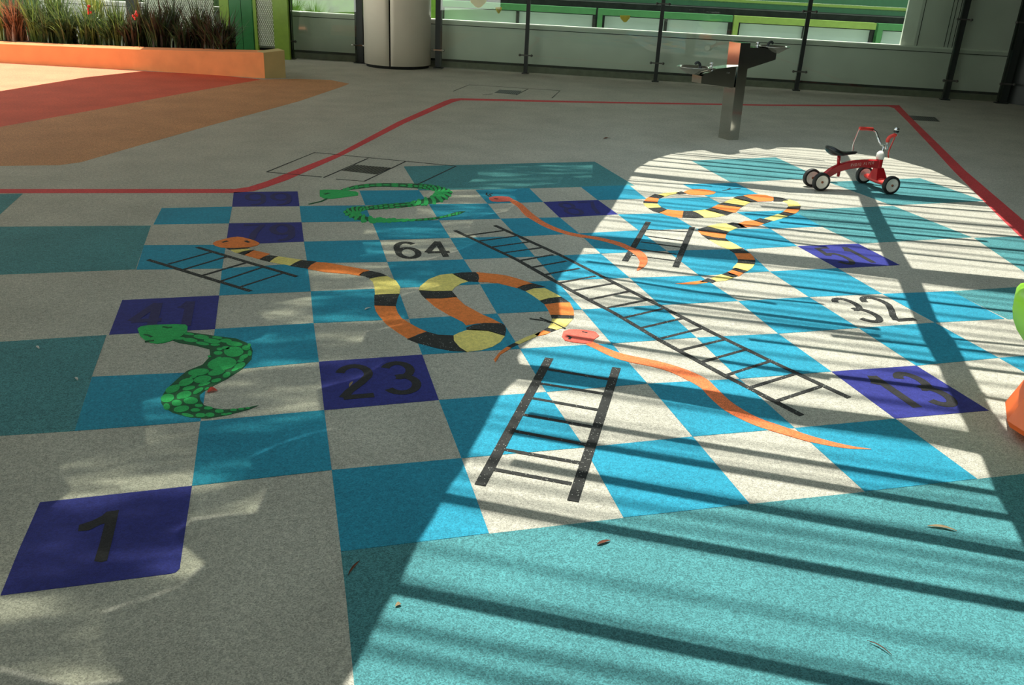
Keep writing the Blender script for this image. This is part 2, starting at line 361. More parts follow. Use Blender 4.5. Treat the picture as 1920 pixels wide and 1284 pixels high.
# ladders
def ladder(rails, rungs, wr, wg, label):
    t = thing('painted_ladder', fl(*rails[0][0]).to_tuple()[:2] + (0,), label, 'painted ladder', 'painted ladders on the board')
    inv = Vector(t.location)
    for r in rails:
        bm = B(); stroke(bm, [fl(*p) - inv for p in r], wr, 0, Z4); obj('rail', bm, M['black'], t)
    for r in rungs:
        bm = B(); stroke(bm, [fl(*p) - inv for p in r], wg, 0, Z3); obj('rung', bm, M['black'], t)
ladder([[(1030,672),(900,910)],[(1156,690),(1074,940)]],
 [[(1027.6,693),(1142,712)],[(1011,719),(1133.6,738.7)],[(998,747),(1123,769)],[(979,777.5),(1113,801)],[(961,808),(1101.5,834.5)],[(944,843),(1087,868)],[(925,880),(1072,907.5)]],
 .036, .019, 'wide short black painted ladder crossing the shadow edge nearest the camera')
ladder([[(1215.6,416.4),(1171.8,489.7)],[(1298,426),(1266.5,501)]],
 [[(1212.7,430.4),(1291.5,434.8)],[(1208,442),(1283,452)],[(1201,453.8),(1280,464)],[(1192,467),(1268,477)],[(1184,478.6),(1265,489)]],
 .036, .018, 'small black painted ladder beside the striped snake in sunlight')
ladder([[(853,432.5),(970,487.5),(1070,544.5),(1151,587),(1233,636),(1356,703),(1503,779)],[(928,423),(1045,476),(1155,532),(1284,597.5),(1361,637),(1448,679),(1592,746)]],
 mp(lambda a, b: (a, b), [[(877,441.5),(947,432)],[(900,452),(969,442.7)],[(922,463.5),(992,453.8)],[(939.7,475),(1014,464.6)],[(969,489.7),(1037.5,477.8)],[(990.8,502.6),(1062.4,489.7)],[(1015.6,516),(1087,503.5)],
 [(1044.8,531),(1116.4,518)],[(1069.6,545.8),(1148.5,531.8)],[(1100,562.8),(1179,546.4)],[(1134,578.5),(1211,562.8)],[(1166,597),(1242,579.4)],[(1199.6,616),(1280,597)],[(1239,635),(1315,616)],
 [(1276.8,656.4),(1357,637.4)],[(1317.7,678.3),(1396.5,656.4)],[(1361,704),(1442,678.3)],[(1408,726.5),(1488.5,701.7)],[(1453.5,752.8),(1538,725)]]),
 .026, .018, 'longest black painted ladder running diagonally across the board')
ladder([[(277.5,487.4),(470,546.4)],[(369.5,464),(556.5,519)]],
 [[(315.5,495.6),(395.8,473.4)],[(344.7,505.5),(423.5,482)],[(375.4,518),(461.5,492.7)],[(411.9,528.3),(493.7,501)],[(447,539.4),(530,512.8)]],
 .024, .016, 'black painted ladder in the shade under the orange snake head')

# striped snakes: colour bands traced on the ground
CI = {'k': 0, 'y': 1, 'o': 2}
def banded(bands, head, eyes, tongue, label, extra=None):
    t = thing('painted_snake', (0, 0, 0), label, 'painted snake')
    bm = B()
    for k, f, pts in bands: fpoly(bm, mp(f, pts), 0, Z4, CI[k])
    obj('body', bm, [M['blackf'], M['yellow'], M['orange']], t)
    bm = B(); fpoly(bm, mp(head[0], head[1]), 0, Z5); obj('head', bm, M['orange'], t)
    for e in eyes:
        bm = B(); stroke(bm, [fl(*p) for p in mp(e[0], e[1])], .02, 0, Z5 + .0006); obj('eye', bm, M['blackf'], t)
    for e in tongue:
        bm = B(); stroke(bm, [fl(*p) for p in mp(e[0], e[1])], .009, 0, Z5); obj('tongue', bm, M['blackf'], t)
banded([
 ('k',A2,[(220,635),(370,630),(345,641),(245,647)]), ('y',A2,[(245,645),(345,638),(378,645),(340,657),(302,668),(270,660)]),
 ('k',A2,[(293,667),(340,653),(400,646),(370,665),(338,680)]), ('o',A2,[(335,678),(365,660),(400,650),(500,672),(460,690),(440,708)]),
 ('k',A2,[(432,706),(470,688),(500,682),(552,688),(520,705),(500,723)]), ('y',A2,[(500,722),(530,700),(555,688),(710,712),(660,728),(630,748)]),
 ('k',A2,[(630,750),(665,728),(700,712),(800,722),(765,742),(742,768)]), ('o',A2,[(742,768),(765,742),(800,725),(860,728),(940,742),(1140,778),(1100,790),(1078,812),(1000,800),(860,790)]),
 ('k',A2,[(1070,808),(1100,788),(1150,782),(1210,795),(1255,815),(1190,822),(1145,832),(1110,815)]),
 ('y',A2,[(1140,832),(1190,820),(1255,815),(1310,845),(1337,885),(1332,930),(1250,930),(1175,937),(1170,880),(1160,850)]),
 ('k',A2,[(1170,935),(1250,930),(1332,928),(1318,965),(1308,1010),(1170,1005)]),
 ('o',A2,[(1170,1003),(1306,1008),(1320,1050),(1345,1085),(1400,1120),(1455,1150),(1508,1172),(1450,1190),(1390,1218),(1320,1175),(1250,1125),(1200,1070),(1180,1040)]),
 ('k',A7,[(1025,213),(1100,233),(1200,238),(1202,272),(1240,315),(1285,343),(1180,337),(1080,317),(980,290),(902,260),(960,240)]),
 ('y',A7,[(1285,203),(1330,198),(1430,208),(1530,240),(1500,280),(1450,310),(1380,332),(1285,343),(1240,315),(1200,270),(1196,240),(1230,222)]),
 ('k',A7,[(1280,188),(1320,172),(1400,158),(1510,160),(1530,175),(1537,200),(1530,242),(1420,210),(1285,203)]),
 ('o',A3,[(130,958),(230,958),(325,948),(380,1000),(490,1060),(560,1090),(615,1120),(520,1117),(455,1120),(390,1132),(370,1110),(290,1070),(190,1010)]),
 ('k',A3,[(86,905),(180,912),(297,910),(332,950),(230,960),(130,960),(105,935)]),
 ('y',A3,[(86,907),(95,880),(150,835),(220,808),(305,798),(350,825),(410,848),(360,862),(318,885),(297,912),(180,914)]),
 ('k',A3,[(300,800),(360,792),(450,790),(468,805),(472,828),(465,853),(405,850),(350,828)]),
 ('o',A3,[(455,790),(560,800),(640,810),(700,825),(825,865),(770,872),(718,892),(600,862),(530,853),(468,852),(474,825),(468,805)]),
 ('k',A3,[(718,890),(760,872),(822,862),(900,884),(830,893),(772,913)]),
 ('y',A3,[(772,912),(820,895),(895,892),(950,920),(1003,950),(935,956),(868,975),(820,942)]),
 ('k',A3,[(862,973),(930,955),(1000,948),(1057,985),(980,986),(895,997)]),
 ('o',A3,[(893,997),(980,986),(1055,984),(1080,1030),(1083,1070),(1000,1065),(933,1065),(915,1030)]),
 ('k',A3,[(933,1063),(1000,1065),(1083,1068),(1078,1090),(940,1086)]),
 ('y',A3,[(943,1088),(1075,1090),(1030,1140),(963,1162),(912,1150),(935,1120)]),
 ('k',A3,[(885,1163),(912,1146),(970,1160),(930,1175)]), ('o',A3,[(830,1190),(885,1163),(933,1174),(900,1190),(845,1200)]),
 ('y',A7,[(1590,285),(1660,250),(1760,213),(1745,237),(1690,262),(1617,294)]), ('k',A7,[(1540,310),(1590,286),(1617,294),(1570,318)]),
 ('o',A7,[(1530,318),(1545,310),(1572,317),(1500,360),(1468,410),(1460,390),(1490,350)])],
 (A1, [(1366,605),(1385,592),(1440,578),(1480,568),(1525,563),(1560,567),(1610,580),(1645,592),(1667,606),(1650,618),(1600,630),(1500,636),(1420,632),(1380,620)]),
 [(A1,[(1425,600),(1462,591)]), (A1,[(1575,590),(1600,601)])], [],
 'large coral snake painting with orange, black and yellow bands curling around 64')
banded([
 ('y',A4,[(315,362),(360,350),(440,342),(458,350),(400,362),(362,374)]), ('k',A4,[(430,350),(470,339),(508,352),(460,358)]),
 ('k',A4,[(260,377),(300,355),(364,370),(330,386)]), ('o',A4,[(232,402),(243,387),(262,375),(328,384),(318,410)]), ('k',A4,[(227,402),(320,408),(316,419),(227,416)]),
 ('y',A4,[(227,416),(316,418),(342,442),(270,448),(240,435)]), ('k',A4,[(258,447),(345,441),(380,457),(330,477),(290,466)]),
 ('o',A4,[(328,475),(355,462),(380,455),(430,462),(484,465),(476,508),(425,505),(380,495)]), ('k',A4,[(476,508),(484,465),(542,465),(580,480),(618,506),(560,511)]),
 ('y',A4,[(540,466),(590,461),(625,455),(690,470),(752,492),(690,505),(616,508),(580,482)]), ('k',A4,[(622,457),(665,444),(800,475),(765,492),(745,491)]),
 ('o',A4,[(660,446),(705,424),(855,441),(820,474),(790,476)]), ('k',A4,[(700,424),(742,410),(875,431),(852,443)]),
 ('y',A4,[(740,411),(775,395),(812,380),(920,405),(870,433)]), ('k',A4,[(800,383),(830,370),(870,367),(958,403),(912,409)]),
 ('o',A4,[(868,367),(900,360),(950,358),(1010,362),(1062,376),(1065,395),(1050,402),(955,404),(910,385)]), ('k',A4,[(1062,374),(1120,381),(1160,398),(1110,404),(1062,403)]),
 ('y',A4,[(1122,403),(1165,392),(1215,408),(1238,434),(1160,438),(1150,415)]), ('k',A4,[(1155,437),(1238,433),(1232,452),(1145,452)]),
 ('o',A4,[(1122,472),(1148,452),(1232,450),(1222,467),(1200,483),(1160,480)]), ('k',A4,[(1092,486),(1125,470),(1205,482),(1155,500)]),
 ('y',A4,[(1002,514),(1050,498),(1092,484),(1157,499),(1110,515),(1060,530)]), ('k',A4,[(935,528),(975,511),(1060,528),(1005,547)]),
 ('o',A4,[(830,548),(880,530),(940,525),(1005,545),(960,562),(900,568),(858,572)]), ('k',A4,[(762,548),(800,538),(845,546),(890,572),(830,574)]),
 ('y',A4,[(635,563),(700,548),(760,545),(795,560),(832,574),(772,598),(700,578)]), ('k',A4,[(578,580),(640,565),(700,580),(780,598),(758,613),(680,602),(582,592)]),
 ('o',A4,[(577,590),(680,602),(760,612),(752,642),(660,632),(600,617)]), ('k',A4,[(598,616),(680,634),(755,642),(780,662),(700,655),(645,648)]),
 ('y',A4,[(645,646),(700,656),(780,660),(820,680),(862,706),(780,714),(720,690)]), ('k',A4,[(776,713),(862,704),(912,738),(810,737)]),
 ('o',A4,[(810,735),(912,737),(935,760),(946,782),(835,777)]), ('k',A4,[(835,775),(946,781),(942,808),(830,800)]),
 ('y',A4,[(830,798),(942,807),(925,830),(895,852),(840,842),(798,832)]), ('k',A4,[(790,843),(815,830),(897,852),(868,865)]),
 ('o',A4,[(765,858),(798,843),(870,863),(840,885),(780,872)]), ('k',A4,[(728,873),(768,858),(838,882),(800,893)]),
 ('y',A4,[(662,896),(725,872),(812,890),(760,911),(690,918)]), ('k',A4,[(585,922),(640,897),(698,915),(672,925)]),
 ('o',A4,[(428,931),(500,925),(600,912),(640,925),(560,937),(480,936)])],
 (A4, [(485,345),(510,332),(560,325),(600,326),(650,332),(692,345),(680,356),(640,363),(560,363),(515,357)]), [],
 [(A4,[(735,334),(780,328),(850,320)]), (A4,[(765,330),(785,318)])],
 'striped coral snake painting in sunlight looping beside the small ladder')

# pink snakes
def ribbon(bm, f, cw, z1, n=5, mi=0, z0=0):
    P = spline([(x, y, w) for x, y, w in cw], n); L, Rr = [], []
    for i, p in enumerate(P):
        a, b = P[max(i - 1, 0)], P[min(i + 1, len(P) - 1)]
        d = Vector((b.x - a.x, b.y - a.y)).normalized(); s = Vector((-d.y, d.x))
        L.append(fl(*f(p.x + s.x * p.z, p.y + s.y * p.z))); Rr.append(fl(*f(p.x - s.x * p.z, p.y - s.y * p.z)))
    band(bm, L, Rr, z0, z1, mi)
def off(f, g):   # express points of zoom g in zoom f (same scale)
    ox, oy = g(0, 0); fx, fy = f(0, 0); return lambda x, y, w: (x + (ox - fx) / ZS, y + (oy - fy) / ZS, w)
o9 = off(A8, A9)
t = thing('painted_snake', (0, 0, 0), 'long pink snake painting with thin orange body in front of the longest ladder', 'painted snake')
bm = B(); ribbon(bm, A8, [(690,280,20),(740,305,17),(850,355,20),(950,385,21),(1100,415,21),(1230,450,23),(1350,500,30),(1440,550,34),(1500,610,36),(1590,690,34),(1700,755,29),(1800,800,26),(1917,838,24),
  o9(430,866,22), o9(550,903,19), o9(700,938,14), o9(820,958,8), o9(935,968,1)], Z4); obj('body', bm, M['coral'], t)
bm = B(); fpoly(bm, mp(A8, [(525,245),(535,212),(570,200),(620,200),(680,203),(740,215),(765,240),(735,262),(715,285),(680,290),(600,282),(545,270)]), 0, Z5); obj('head', bm, M['pink'], t)
for e in ([(565,243),(582,252),(572,264)], [(655,215),(690,222)]):
    bm = B(); stroke(bm, [fl(*p) for p in mp(A8, e)], .012, 0, Z5 + .0006); obj('eye', bm, M['blackf'], t)
for e in ([(548,195),(480,160),(385,124)], [(470,160),(400,140),(318,130)]):
    bm = B(); stroke(bm, [fl(*p) for p in mp(A8, e)], .007, 0, Z5); obj('tongue', bm, M['blackf'], t)
t = thing('painted_snake', (0, 0, 0), 'small pink snake painting whose tail crosses the small ladder', 'painted snake')
bm = B(); ribbon(bm, A3, [(670,325,9),(730,358,15),(780,408,19),(830,445,16),(900,487,13),(1000,527,10),(1100,552,8),(1250,577,9),(1380,612,12),(1450,645,14),(1500,672,22),(1528,710,27),(1518,745,18),(1488,778,4)], Z5); obj('body', bm, M['coral'], t)
bm = B(); fpoly(bm, mp(A3, [(536,312),(570,303),(620,303),(665,307),(690,322),(665,336),(600,338),(555,335),(540,324)]), 0, Z5 + .0004); obj('head', bm, M['pink'], t)
bm = B(); stroke(bm, [fl(*p) for p in mp(A3, [(570,318),(595,322)])], .02, 0, Z5 + .001); obj('eye', bm, M['blackf'], t)
for e in ([(540,303),(520,292),(522,280)], [(550,300),(540,290),(560,285)]):
    bm = B(); stroke(bm, [fl(*p) for p in mp(A3, e)], .012, 0, Z4); obj('tongue', bm, M['blackf'], t)

# green snakes
def ellipse_px(bm, f, cx, cy, rx, ry, z, ang=0):
    ca, sa = math.cos(ang), math.sin(ang); LAYER[0] = (LAYER[0] + 1) % 40; z = z + LAYER[0] * 1.2e-5
    if f is A6: rx, ry = rx * 1.10, ry * 1.14
    fpoly(bm, [f(cx + rx * math.cos(a) * ca - ry * math.sin(a) * sa, cy + rx * math.cos(a) * sa + ry * math.sin(a) * ca) for a in [2 * math.pi * k / 14 for k in range(14)]], 0, z, 1)
t = thing('painted_snake', (0, 0, 0), 'thick green snake painting with scaly body under square 41', 'painted snake')
bm = B(); fpoly(bm, mp(A6, [(1180,212),(1300,228),(1420,245),(1520,258),(1585,285),(1612,310),(1622,335),(1615,390),(1560,450),(1460,515),(1380,555),(1320,590),(1282,620),(1285,650),(1310,685),(1380,706),(1440,712),(1500,710),(1600,697),(1660,685),(1600,712),(1450,750),(1330,770),(1220,765),(1110,735),(1060,705),(1036,675),(1032,640),(1070,580),(1140,515),(1200,465),(1300,425),(1350,370),(1345,325),(1250,300),(1150,285),(1100,265)]), 0, Z3)
for e in [(1500,342,58,29),(1425,420,86,36,-.12),(1275,474,62,20,-.1),(1195,538,45,20,-.3),(1300,520,52,20,-.15),(1390,475,50,17,-.2),(1108,583,44,20,-.3),(1182,620,45,20,-.25),(1225,657,42,20),(1075,640,40,24,-.2),(1135,672,30,18),(1165,710,46,18,-.15),
 (1362,274,50,13,.1),(1450,272,34,11),(1222,268,42,11,.1),(1292,248,46,12,.1),(1540,432,34,16,-.4),(1505,292,48,13,.1),(1580,318,24,14),(1565,376,28,12,-.4),(1603,352,12,16),(1455,492,24,14,-.4),(1388,527,30,10,-.2),(1312,550,36,9,-.25),(1272,594,34,12,-.5),(1212,577,38,11,-.2),
 (1254,718,28,10),(1338,705,26,9),(1276,688,24,9),(1288,750,30,12),(1348,747,26,12),(1408,724,26,11),(1442,744,22,6),(1205,750,36,9,.2),(1070,695,20,18,.8),(1400,350,26,11),(1152,257,36,8),(1300,290,40,9,.15),(1210,228,34,7,.1),(1395,252,30,7,.1),
 (1448,318,24,9),(1410,325,18,8),(1382,298,28,7),(1500,716,20,7),(1548,710,18,5),(1590,704,14,4),(1510,455,24,8,-.4),(1400,385,20,6,-.3),(1345,372,10,5),(1240,505,22,8,-.3),(1140,560,16,6),(1328,580,14,6,-.4),(1150,640,14,6),(1545,400,20,7,-.2),(1600,300,10,9,.6),(1470,740,18,5,-.1)]:
    ellipse_px(bm, A6, *e[:4], Z4, *(e[4:] or (0,)))
obj('body', bm, [M['dkgreen'], M['green']], t)
bm = B(); fpoly(bm, mp(A6, [(883,195),(905,180),(950,174),(1010,170),(1130,166),(1190,169),(1205,182),(1200,215),(1160,245),(1090,275),(1050,285),(1010,290),(965,283),(925,262),(900,240)]), 0, Z5); obj('head', bm, M['green'], t)
for e in ([(1045,183),(1080,190),(1105,186)], [(925,234),(950,238),(975,250)], [(930,278),(990,272)]):
    bm = B(); stroke(bm, [fl(*p) for p in mp(A6, e)], .012, 0, Z5 + .0006); obj('eye', bm, M['dkgreen'], t)
t = thing('painted_snake', (0, 0, 0), 'thin green snake painting curled at the far edge of the board', 'painted snake')
PA = [(950,262,990,265),(1050,232,1060,255),(1200,218,1200,240),(1400,220,1400,247),(1530,228,1510,258),(1620,248,1560,270),(1668,275,1555,285),(1640,315,1530,308),(1560,345,1450,328),(1400,368,1380,342),(1250,382,1240,352),(1130,390,1120,366),
 (1085,400,1030,372),(1078,415,975,402),(1110,430,1010,432),(1200,448,1100,460),(1350,450,1300,465),(1500,443,1500,458),(1600,430,1600,443),(1700,402,1700,424),(1755,398,1755,400)]
sp1 = spline([(a, b, 0) for a, b, c, d in PA], 4); sp2 = spline([(c, d, 0) for a, b, c, d in PA], 4)
bm = B()
for i in range(len(sp1) - 1):
    fpoly(bm, mp(A2, [(sp1[i].x, sp1[i].y), (sp1[i + 1].x, sp1[i + 1].y), (sp2[i + 1].x, sp2[i + 1].y), (sp2[i].x, sp2[i].y)]), 0, Z3)
for i in range(1, len(sp1) - 3, 1):
    p, q = sp1[i], sp2[i]; nx = (sp1[i + 1] + sp2[i + 1]) / 2 - (p + q) / 2
    if (p - q).length < 14 and i % 2: continue
    for k, fr in enumerate(((.27, .73) if i % 2 else (.5, .95, .05)) if (p - q).length > 30 else ((.3, .75) if i % 2 == 0 else (.55,))):
        c = p.lerp(q, fr); L = max(nx.length * .46, 7); ww = max((p - q).length * (.19 if (p - q).length > 30 else .2), 3.0)
        if fr in (.95, .05): ww *= .5
        ellipse_px(bm, A2, c.x, c.y, L, ww, Z4, math.atan2(nx.y, nx.x))
obj('body', bm, [M['dkgreen'], M['green']], t)
bm = B(); fpoly(bm, mp(A2, [(820,264),(850,261),(930,261),(1050,272),(1068,280),(1066,296),(980,308),(900,318),(850,316),(820,302)]), 0, Z5); obj('head', bm, M['green'], t)
bm = B(); stroke(bm, [fl(*p) for p in mp(A2, [(850,291),(880,283)])], .02, 0, Z5 + .0006); obj('eye', bm, M['dkgreen'], t)
bm = B(); stroke(bm, [fl(*p) for p in mp(A2, [(865,318),(830,335),(750,353)])], .014, 0, Z5); obj('tongue', bm, M['dkgreen'], t)

# drains, access covers and litter on the floor
def grate(px, label):
    P = [fl(*p) for p in px]; c = sum(P, Vector()) / 4
    t = thing('drain_grate', c, label, 'drain grate')
    bm = B(); prism(bm, [p - c for p in P], 0, .0016); obj('grate_pan', bm, M['groove'], t)
    bm = B(); n = 12
    for k in range(n):
        u = (k + .5) / n; a = P[0].lerp(P[1], u) - c; b = P[3].lerp(P[2], u) - c
        stroke(bm, [a, b], (P[1] - P[0]).length / n * .6, .0, .004)
    obj('grate_bars', bm, M['grate'], t)
grate([(662,309),(733,315),(706,327),(640,319.5)], 'grey square drain grate beside the slanting red line')
grate([(936,168.5),(978,170.5),(971,177.5),(927,174)], 'small grey drain grate beyond the far red line')
grate([(1704,217),(1753,220),(1762,228),(1713,225)], 'grey drain grate beside the right red line near the glass wall')
def cover(lines, label):
    t = thing('access_cover', (0, 0, 0), label, 'access cover'); 
    for l in lines:
        bm = B(); stroke(bm, [fl(*p) for p in l], .012, 0, Z2 + .0003); obj('joint', bm, M['groove'], t)
cover([[(500,322.5),(590,286),(855,311.5)],[(500,322.5),(603,332)],[(607,333),(690,297)],[(630,336),(683,340),(760,303)],[(855,311.5),(770,352)]], 'access cover joints cut in the floor around the grate by the red line')
cover([[(850,171),(880,159),(1050,170),(1035,184)],[(905,178),(924,176)],[(968,178),(990,167)]], 'access cover joints cut in the floor around the small far grate')
def leaf(px, mat, w, label, name='fallen_leaf'):
    P = spline([fl(*p) for p in px], 4); c = P[0].copy(); n = len(P); bm = B(); d = (P[-1] - P[0]).normalized(); s = Vector((-d.y, d.x, 0))
    rows = []
    for i, p in enumerate(P):
        hw = w / 2 * max(math.sin(math.pi * (i + .25) / (n - .5)), .12); z = .0035 + .003 * math.sin(math.pi * i / (n - 1))
        rows.append([bm.verts.new(p - c + s * hw + Vector((0, 0, z + .0015))), bm.verts.new(p - c + Vector((0, 0, z))), bm.verts.new(p - c - s * hw + Vector((0, 0, z + .0015)))])
    for a, b in zip(rows, rows[1:]):
        for k in (0, 1): bm.faces.new((a[k], a[k + 1], b[k + 1], b[k]))
    bmesh.ops.solidify(bm, geom=list(bm.faces), thickness=.0012)
    o = obj(name, bm, mat, smooth=True, label=label, cat='leaf' if 'leaf' in name else 'litter'); o.location = (c.x, c.y, 0)
leaf([(1738,988),(1765,990),(1793,997)], M['leaf1'], .014, 'pale dry leaf lying on the sunlit teal rubber')
leaf([(1119,1023),(1130,1019),(1144,1015)], M['leaf2'], .012, 'small brown leaf on the teal rubber below the wide ladder')
leaf([(653,1080),(663,1066),(675,1053)], M['leaf2'], .007, 'thin reddish leaf on the teal rubber in the shade')
leaf([(684,582),(689,580),(696,578)], M['white'], .012, 'tiny white scrap on a blue square by the large striped snake', 'paper_scrap')
leaf([(389,737),(398,732),(408,734)], M['pink'], .035, 'pink petal lying in the bend of the thick green snake', 'fallen_leaf')
leaf([(1131,261),(1138,259),(1145,260)], M['leaf2'], .03, 'dark leaf on the grey floor left of the drinking fountain')
leaf([(741,1139),(748,1135),(752,1135)], M['leaf1'], .012, 'pale leaf crumb near the shadow edge on teal rubber')
leaf([(1625,1203),(1648,1214),(1672,1231)], M['leaf2'], .004, 'thin curved twig on the teal rubber at the lower right', 'twig')
leaf([(655,727),(658,722),(661,717)], M['leaf1'], .010, 'thin pale leaf on the painted 23')
leaf([(141,709),(144,712),(146,715)], M['white'], .010, 'white speck on the teal square at the left', 'paper_scrap')
leaf([(69,650),(71,653),(74,656)], M['white'], .010, 'pale crumb on the teal square left of square 41', 'paper_scrap')

# ------------------------------------------------------------------ glass wall line
WP = Vector((10.83 * S, 28 * S, 0)); WD = Vector((.9229, -.3850, 0)).normalized(); WN = Vector((.3850, .9229, 0)).normalized()
WA = math.atan2(WD.y, WD.x)
def onw(u, v, offm): return hit(u, v, WP + WN * offm, WN)
def wx(u, v, offm=0): return (onw(u, v, offm) - WP).dot(WD)      # distance along the wall
def W(x, off, z): return WP + WD * x + WN * off + Vector((0, 0, z))
def wbox(bm, x0, x1, o0, o1, z0, z1, mi=0):
    box(bm, W((x0 + x1) / 2, (o0 + o1) / 2, (z0 + z1) / 2), (x1 - x0, o1 - o0, z1 - z0), WA, mi)
HT = 2.5
posts = [548, 675, 822, 985, 1228, 1492, 1771]
base_y = {548: 112, 675: 120, 822: 127, 985: 138, 1228: 155, 1492: 171, 1771: 187}
px_x = {u: wx(u, base_y[u]) for u in posts}
px_x[1875] = px_x[1771] + .80
XL = px_x[548] - 4.5; XR = px_x[1875] + .06
PO = .24                                                        # parapet offset behind the glass
# parapet (kerb, panels, shadow gap, cap)
cut = [px_x[548] - 4.5, px_x[548], px_x[675], px_x[822], px_x[985], px_x[1228], px_x[1492], px_x[1771], XR + .3]
bm = B(); wbox(bm, XL, XR + .3, PO - .06, PO + .14, 0, .09); obj('baseboard_back', bm, M['kerb'], kind='structure')
bm = B(); wbox(bm, XL, XR + .3, PO, PO + .12, .09, .125, 1); wbox(bm, XL, XR + .3, PO + .01, PO + .12, .12, .64, 0); wbox(bm, XL, XR + .3, PO + .02, PO + .12, .64, .652, 1)
wbox(bm, XL, XR + .3, PO - .005, PO + .12, .652, .70, 0)
obj('wall_back', bm, [M['panel'], M['groove']], kind='structure')
bm = B(); wbox(bm, XL, XR + .3, PO - .02, PO + .15, .70, .722); obj('trim_1', bm, M['cap'], kind='structure')
LBL = {548: 'dark glass wall post beside the lime green frame', 675: 'dark post hugging the left side of the round column', 822: 'dark post hugging the right side of the round column', 985: 'first dark slim post right of the round column',
       1228: 'dark slim post midway between column and drinking fountain', 1492: 'dark slim post behind the high bowl of the fountain', 1771: 'dark slim post in front of the grey panelled pylon', 1875: 'thick dark corner post at the right end of the glass wall'}
for u, x in px_x.items():
    t = thing('glass_wall_post', W(x, 0, 0), LBL[u], 'post', 'posts of the glass wall', WA)
    w = {675: .13, 822: .10, 1771: .085, 1875: .13}.get(u, .058)
    bm = B(); box(bm, (0, 0, HT / 2 + .01), (w, .06, HT - .02)); obj('upright', bm, M['dark'], t)
    bm = B(); box(bm, (0, 0, .006), (w + .05, .10, .012)); obj('foot_plate', bm, M['dark'], t)
    for zc in (.28, 1.13, 2.2):
        bm = B(); box(bm, (0, -.052, zc), (.20, .016, .020))
        for sx in (-.092, .092): lathe(bm, [(.001, -.024), (.017, -.022), (.020, 0), (.017, .008), (.001, .010)], (sx, -.062, zc), 12, 'Y')
        obj('clamp', bm, M['steel'] if u in (675, 822) else M['grate'], t)
xs = sorted(px_x.values())
for k, (a, b) in enumerate(zip(xs, xs[1:])):
    if k == 1: continue                                         # the round column stands here
    bm = B(); wbox(bm, a + .034, b - .034, -.046, -.038, .03, HT - .1)
    obj('window_%d' % (k + 2), bm, M['glassm'], kind='structure')
bm = B(); box(bm, (4, -6.3, 1.25), (22, .2, 2.5)); obj('wall_front', bm, M['wallf'], kind='structure')
bm = B(); box(bm, (12.6, 1.0, 1.25), (.2, 14.4, 2.5)); obj('reflection_wall', bm, M['wallf'], kind='structure')  # unseen wall, added so the fountain's steel reflects something dark
# right hand dark wall
cr = W(XR, 0, 0)
bm = B(); box(bm, cr + Vector((.55, -1.0, 1.25)), (.1, 2.4, 2.5), R(22)); obj('wall_right', bm, M['dark'], kind='structure')
# pylon behind the parapet on the right
xp0 = wx(1690, 79, PO); xp1 = wx(1714, 80, PO); xe = XR + .35
bm = B(); wbox(bm, xp0, xp1 + .01, PO + .03, PO + .09, .722, HT, 0); obj('trim_2', bm, M['cap'], kind='structure')
bm = B(); wbox(bm, xp1 + .01, xe, PO + .035, PO + .14, .722, HT, 0)
for u, v in ((1721, 81), (1772, 84), (1779, 84), (1787, 84)):
    x = wx(u, v, PO); wbox(bm, x - .004, x + .004, PO + .030, PO + .04, .722, HT, 1)
obj('wall_pylon', bm, [M['panel'], M['groove']], kind='structure')

# outdoors beyond the parapet
OF = 3.2
def oz(u, v): return onw(u, v, OF).z
def ox_(u, v): return wx(u, v, OF)
zt = oz(1300, 25); zb_ = oz(1300, 37)
def screen(u0, v0, u1, v1, fm, label):
    x0, x1 = ox_(u0, v0), ox_(u1, v1); t = thing('framed_screen', W(x0, OF, -.6), label, 'screen', 'framed screens beyond the wall', WA)
    Lh = x1 - x0; top = zt + .6; bot = zb_ + .6
    bm = B(); box(bm, (Lh / 2, 0, (top + bot) / 2), (Lh, .22, top - bot)); obj('top_beam', bm, fm, t)
    bm = B(); box(bm, (.045, 0, bot / 2), (.09, .2, bot)); obj('frame_post', bm, fm, t)
    n = 2; 
    for k in range(n):
        a = .13 + (Lh - .13) * k / n; b = .13 + (Lh - .13) * (k + 1) / n
        bm = B(); box(bm, ((a + b) / 2 - .03, .06, bot / 2), (b - a - .06, .02, bot - .04)); obj('pale_panel', bm, M['fpale'], t)
        bm = B(); box(bm, (b - .03, .03, bot / 2), (.05, .05, bot - .01)); obj('mullion', bm, M['dark'], t)
screen(820, 8, 1118, 17, M['fgreen'], 'dark green framed pale screen outside, left of the lighter green one')
screen(1122, 17, 1374, 28, M['fgreen'], 'bright green framed pale screen outside behind the fountain side')
screen(1377, 28, 1642, 40, M['flime'], 'lime green framed pale screen outside behind the fountain')
screen(1646, 42, 1900, 54, M['fgreen'], 'green framed pale screen outside next to the white pylon edge')
bm = B(); wbox(bm, ox_(820, 8) - .1, ox_(1900, 54), OF + .35, OF + 1.3, -.6, oz(1300, 14)); obj('hedge', bm, M['hedge'], label='dark low planting bed outside behind the green framed screens', cat='hedge', kind='stuff')
zr = oz(1300, 14)
bm = B(); wbox(bm, ox_(820, 8), ox_(1900, 54), OF + 1.3, OF + 1.36, zr + .08, zr + .15, 1); wbox(bm, ox_(820, 8), ox_(1900, 54), OF + 1.3, OF + 1.5, -.6, zr + .10, 0)
wbox(bm, ox_(820, 8), ox_(1900, 54), OF + 1.4, OF + 1.5, zr + .15, zr + 2.5, 0); obj('green_barrier', bm, [M['fbar'], M['flime']], label='green painted barrier band outside behind the dark planting', cat='barrier')
xm = wx(549, 20, OF - 1.5)
bm = B(); wbox(bm, XL - 4, xm - .02, OF - 1.4, OF - 1.0, -.6, 2.6); obj('hedge', bm, M['hedgeg'], label='mid green hedge outside behind the planter and its screens', cat='hedge', kind='stuff')
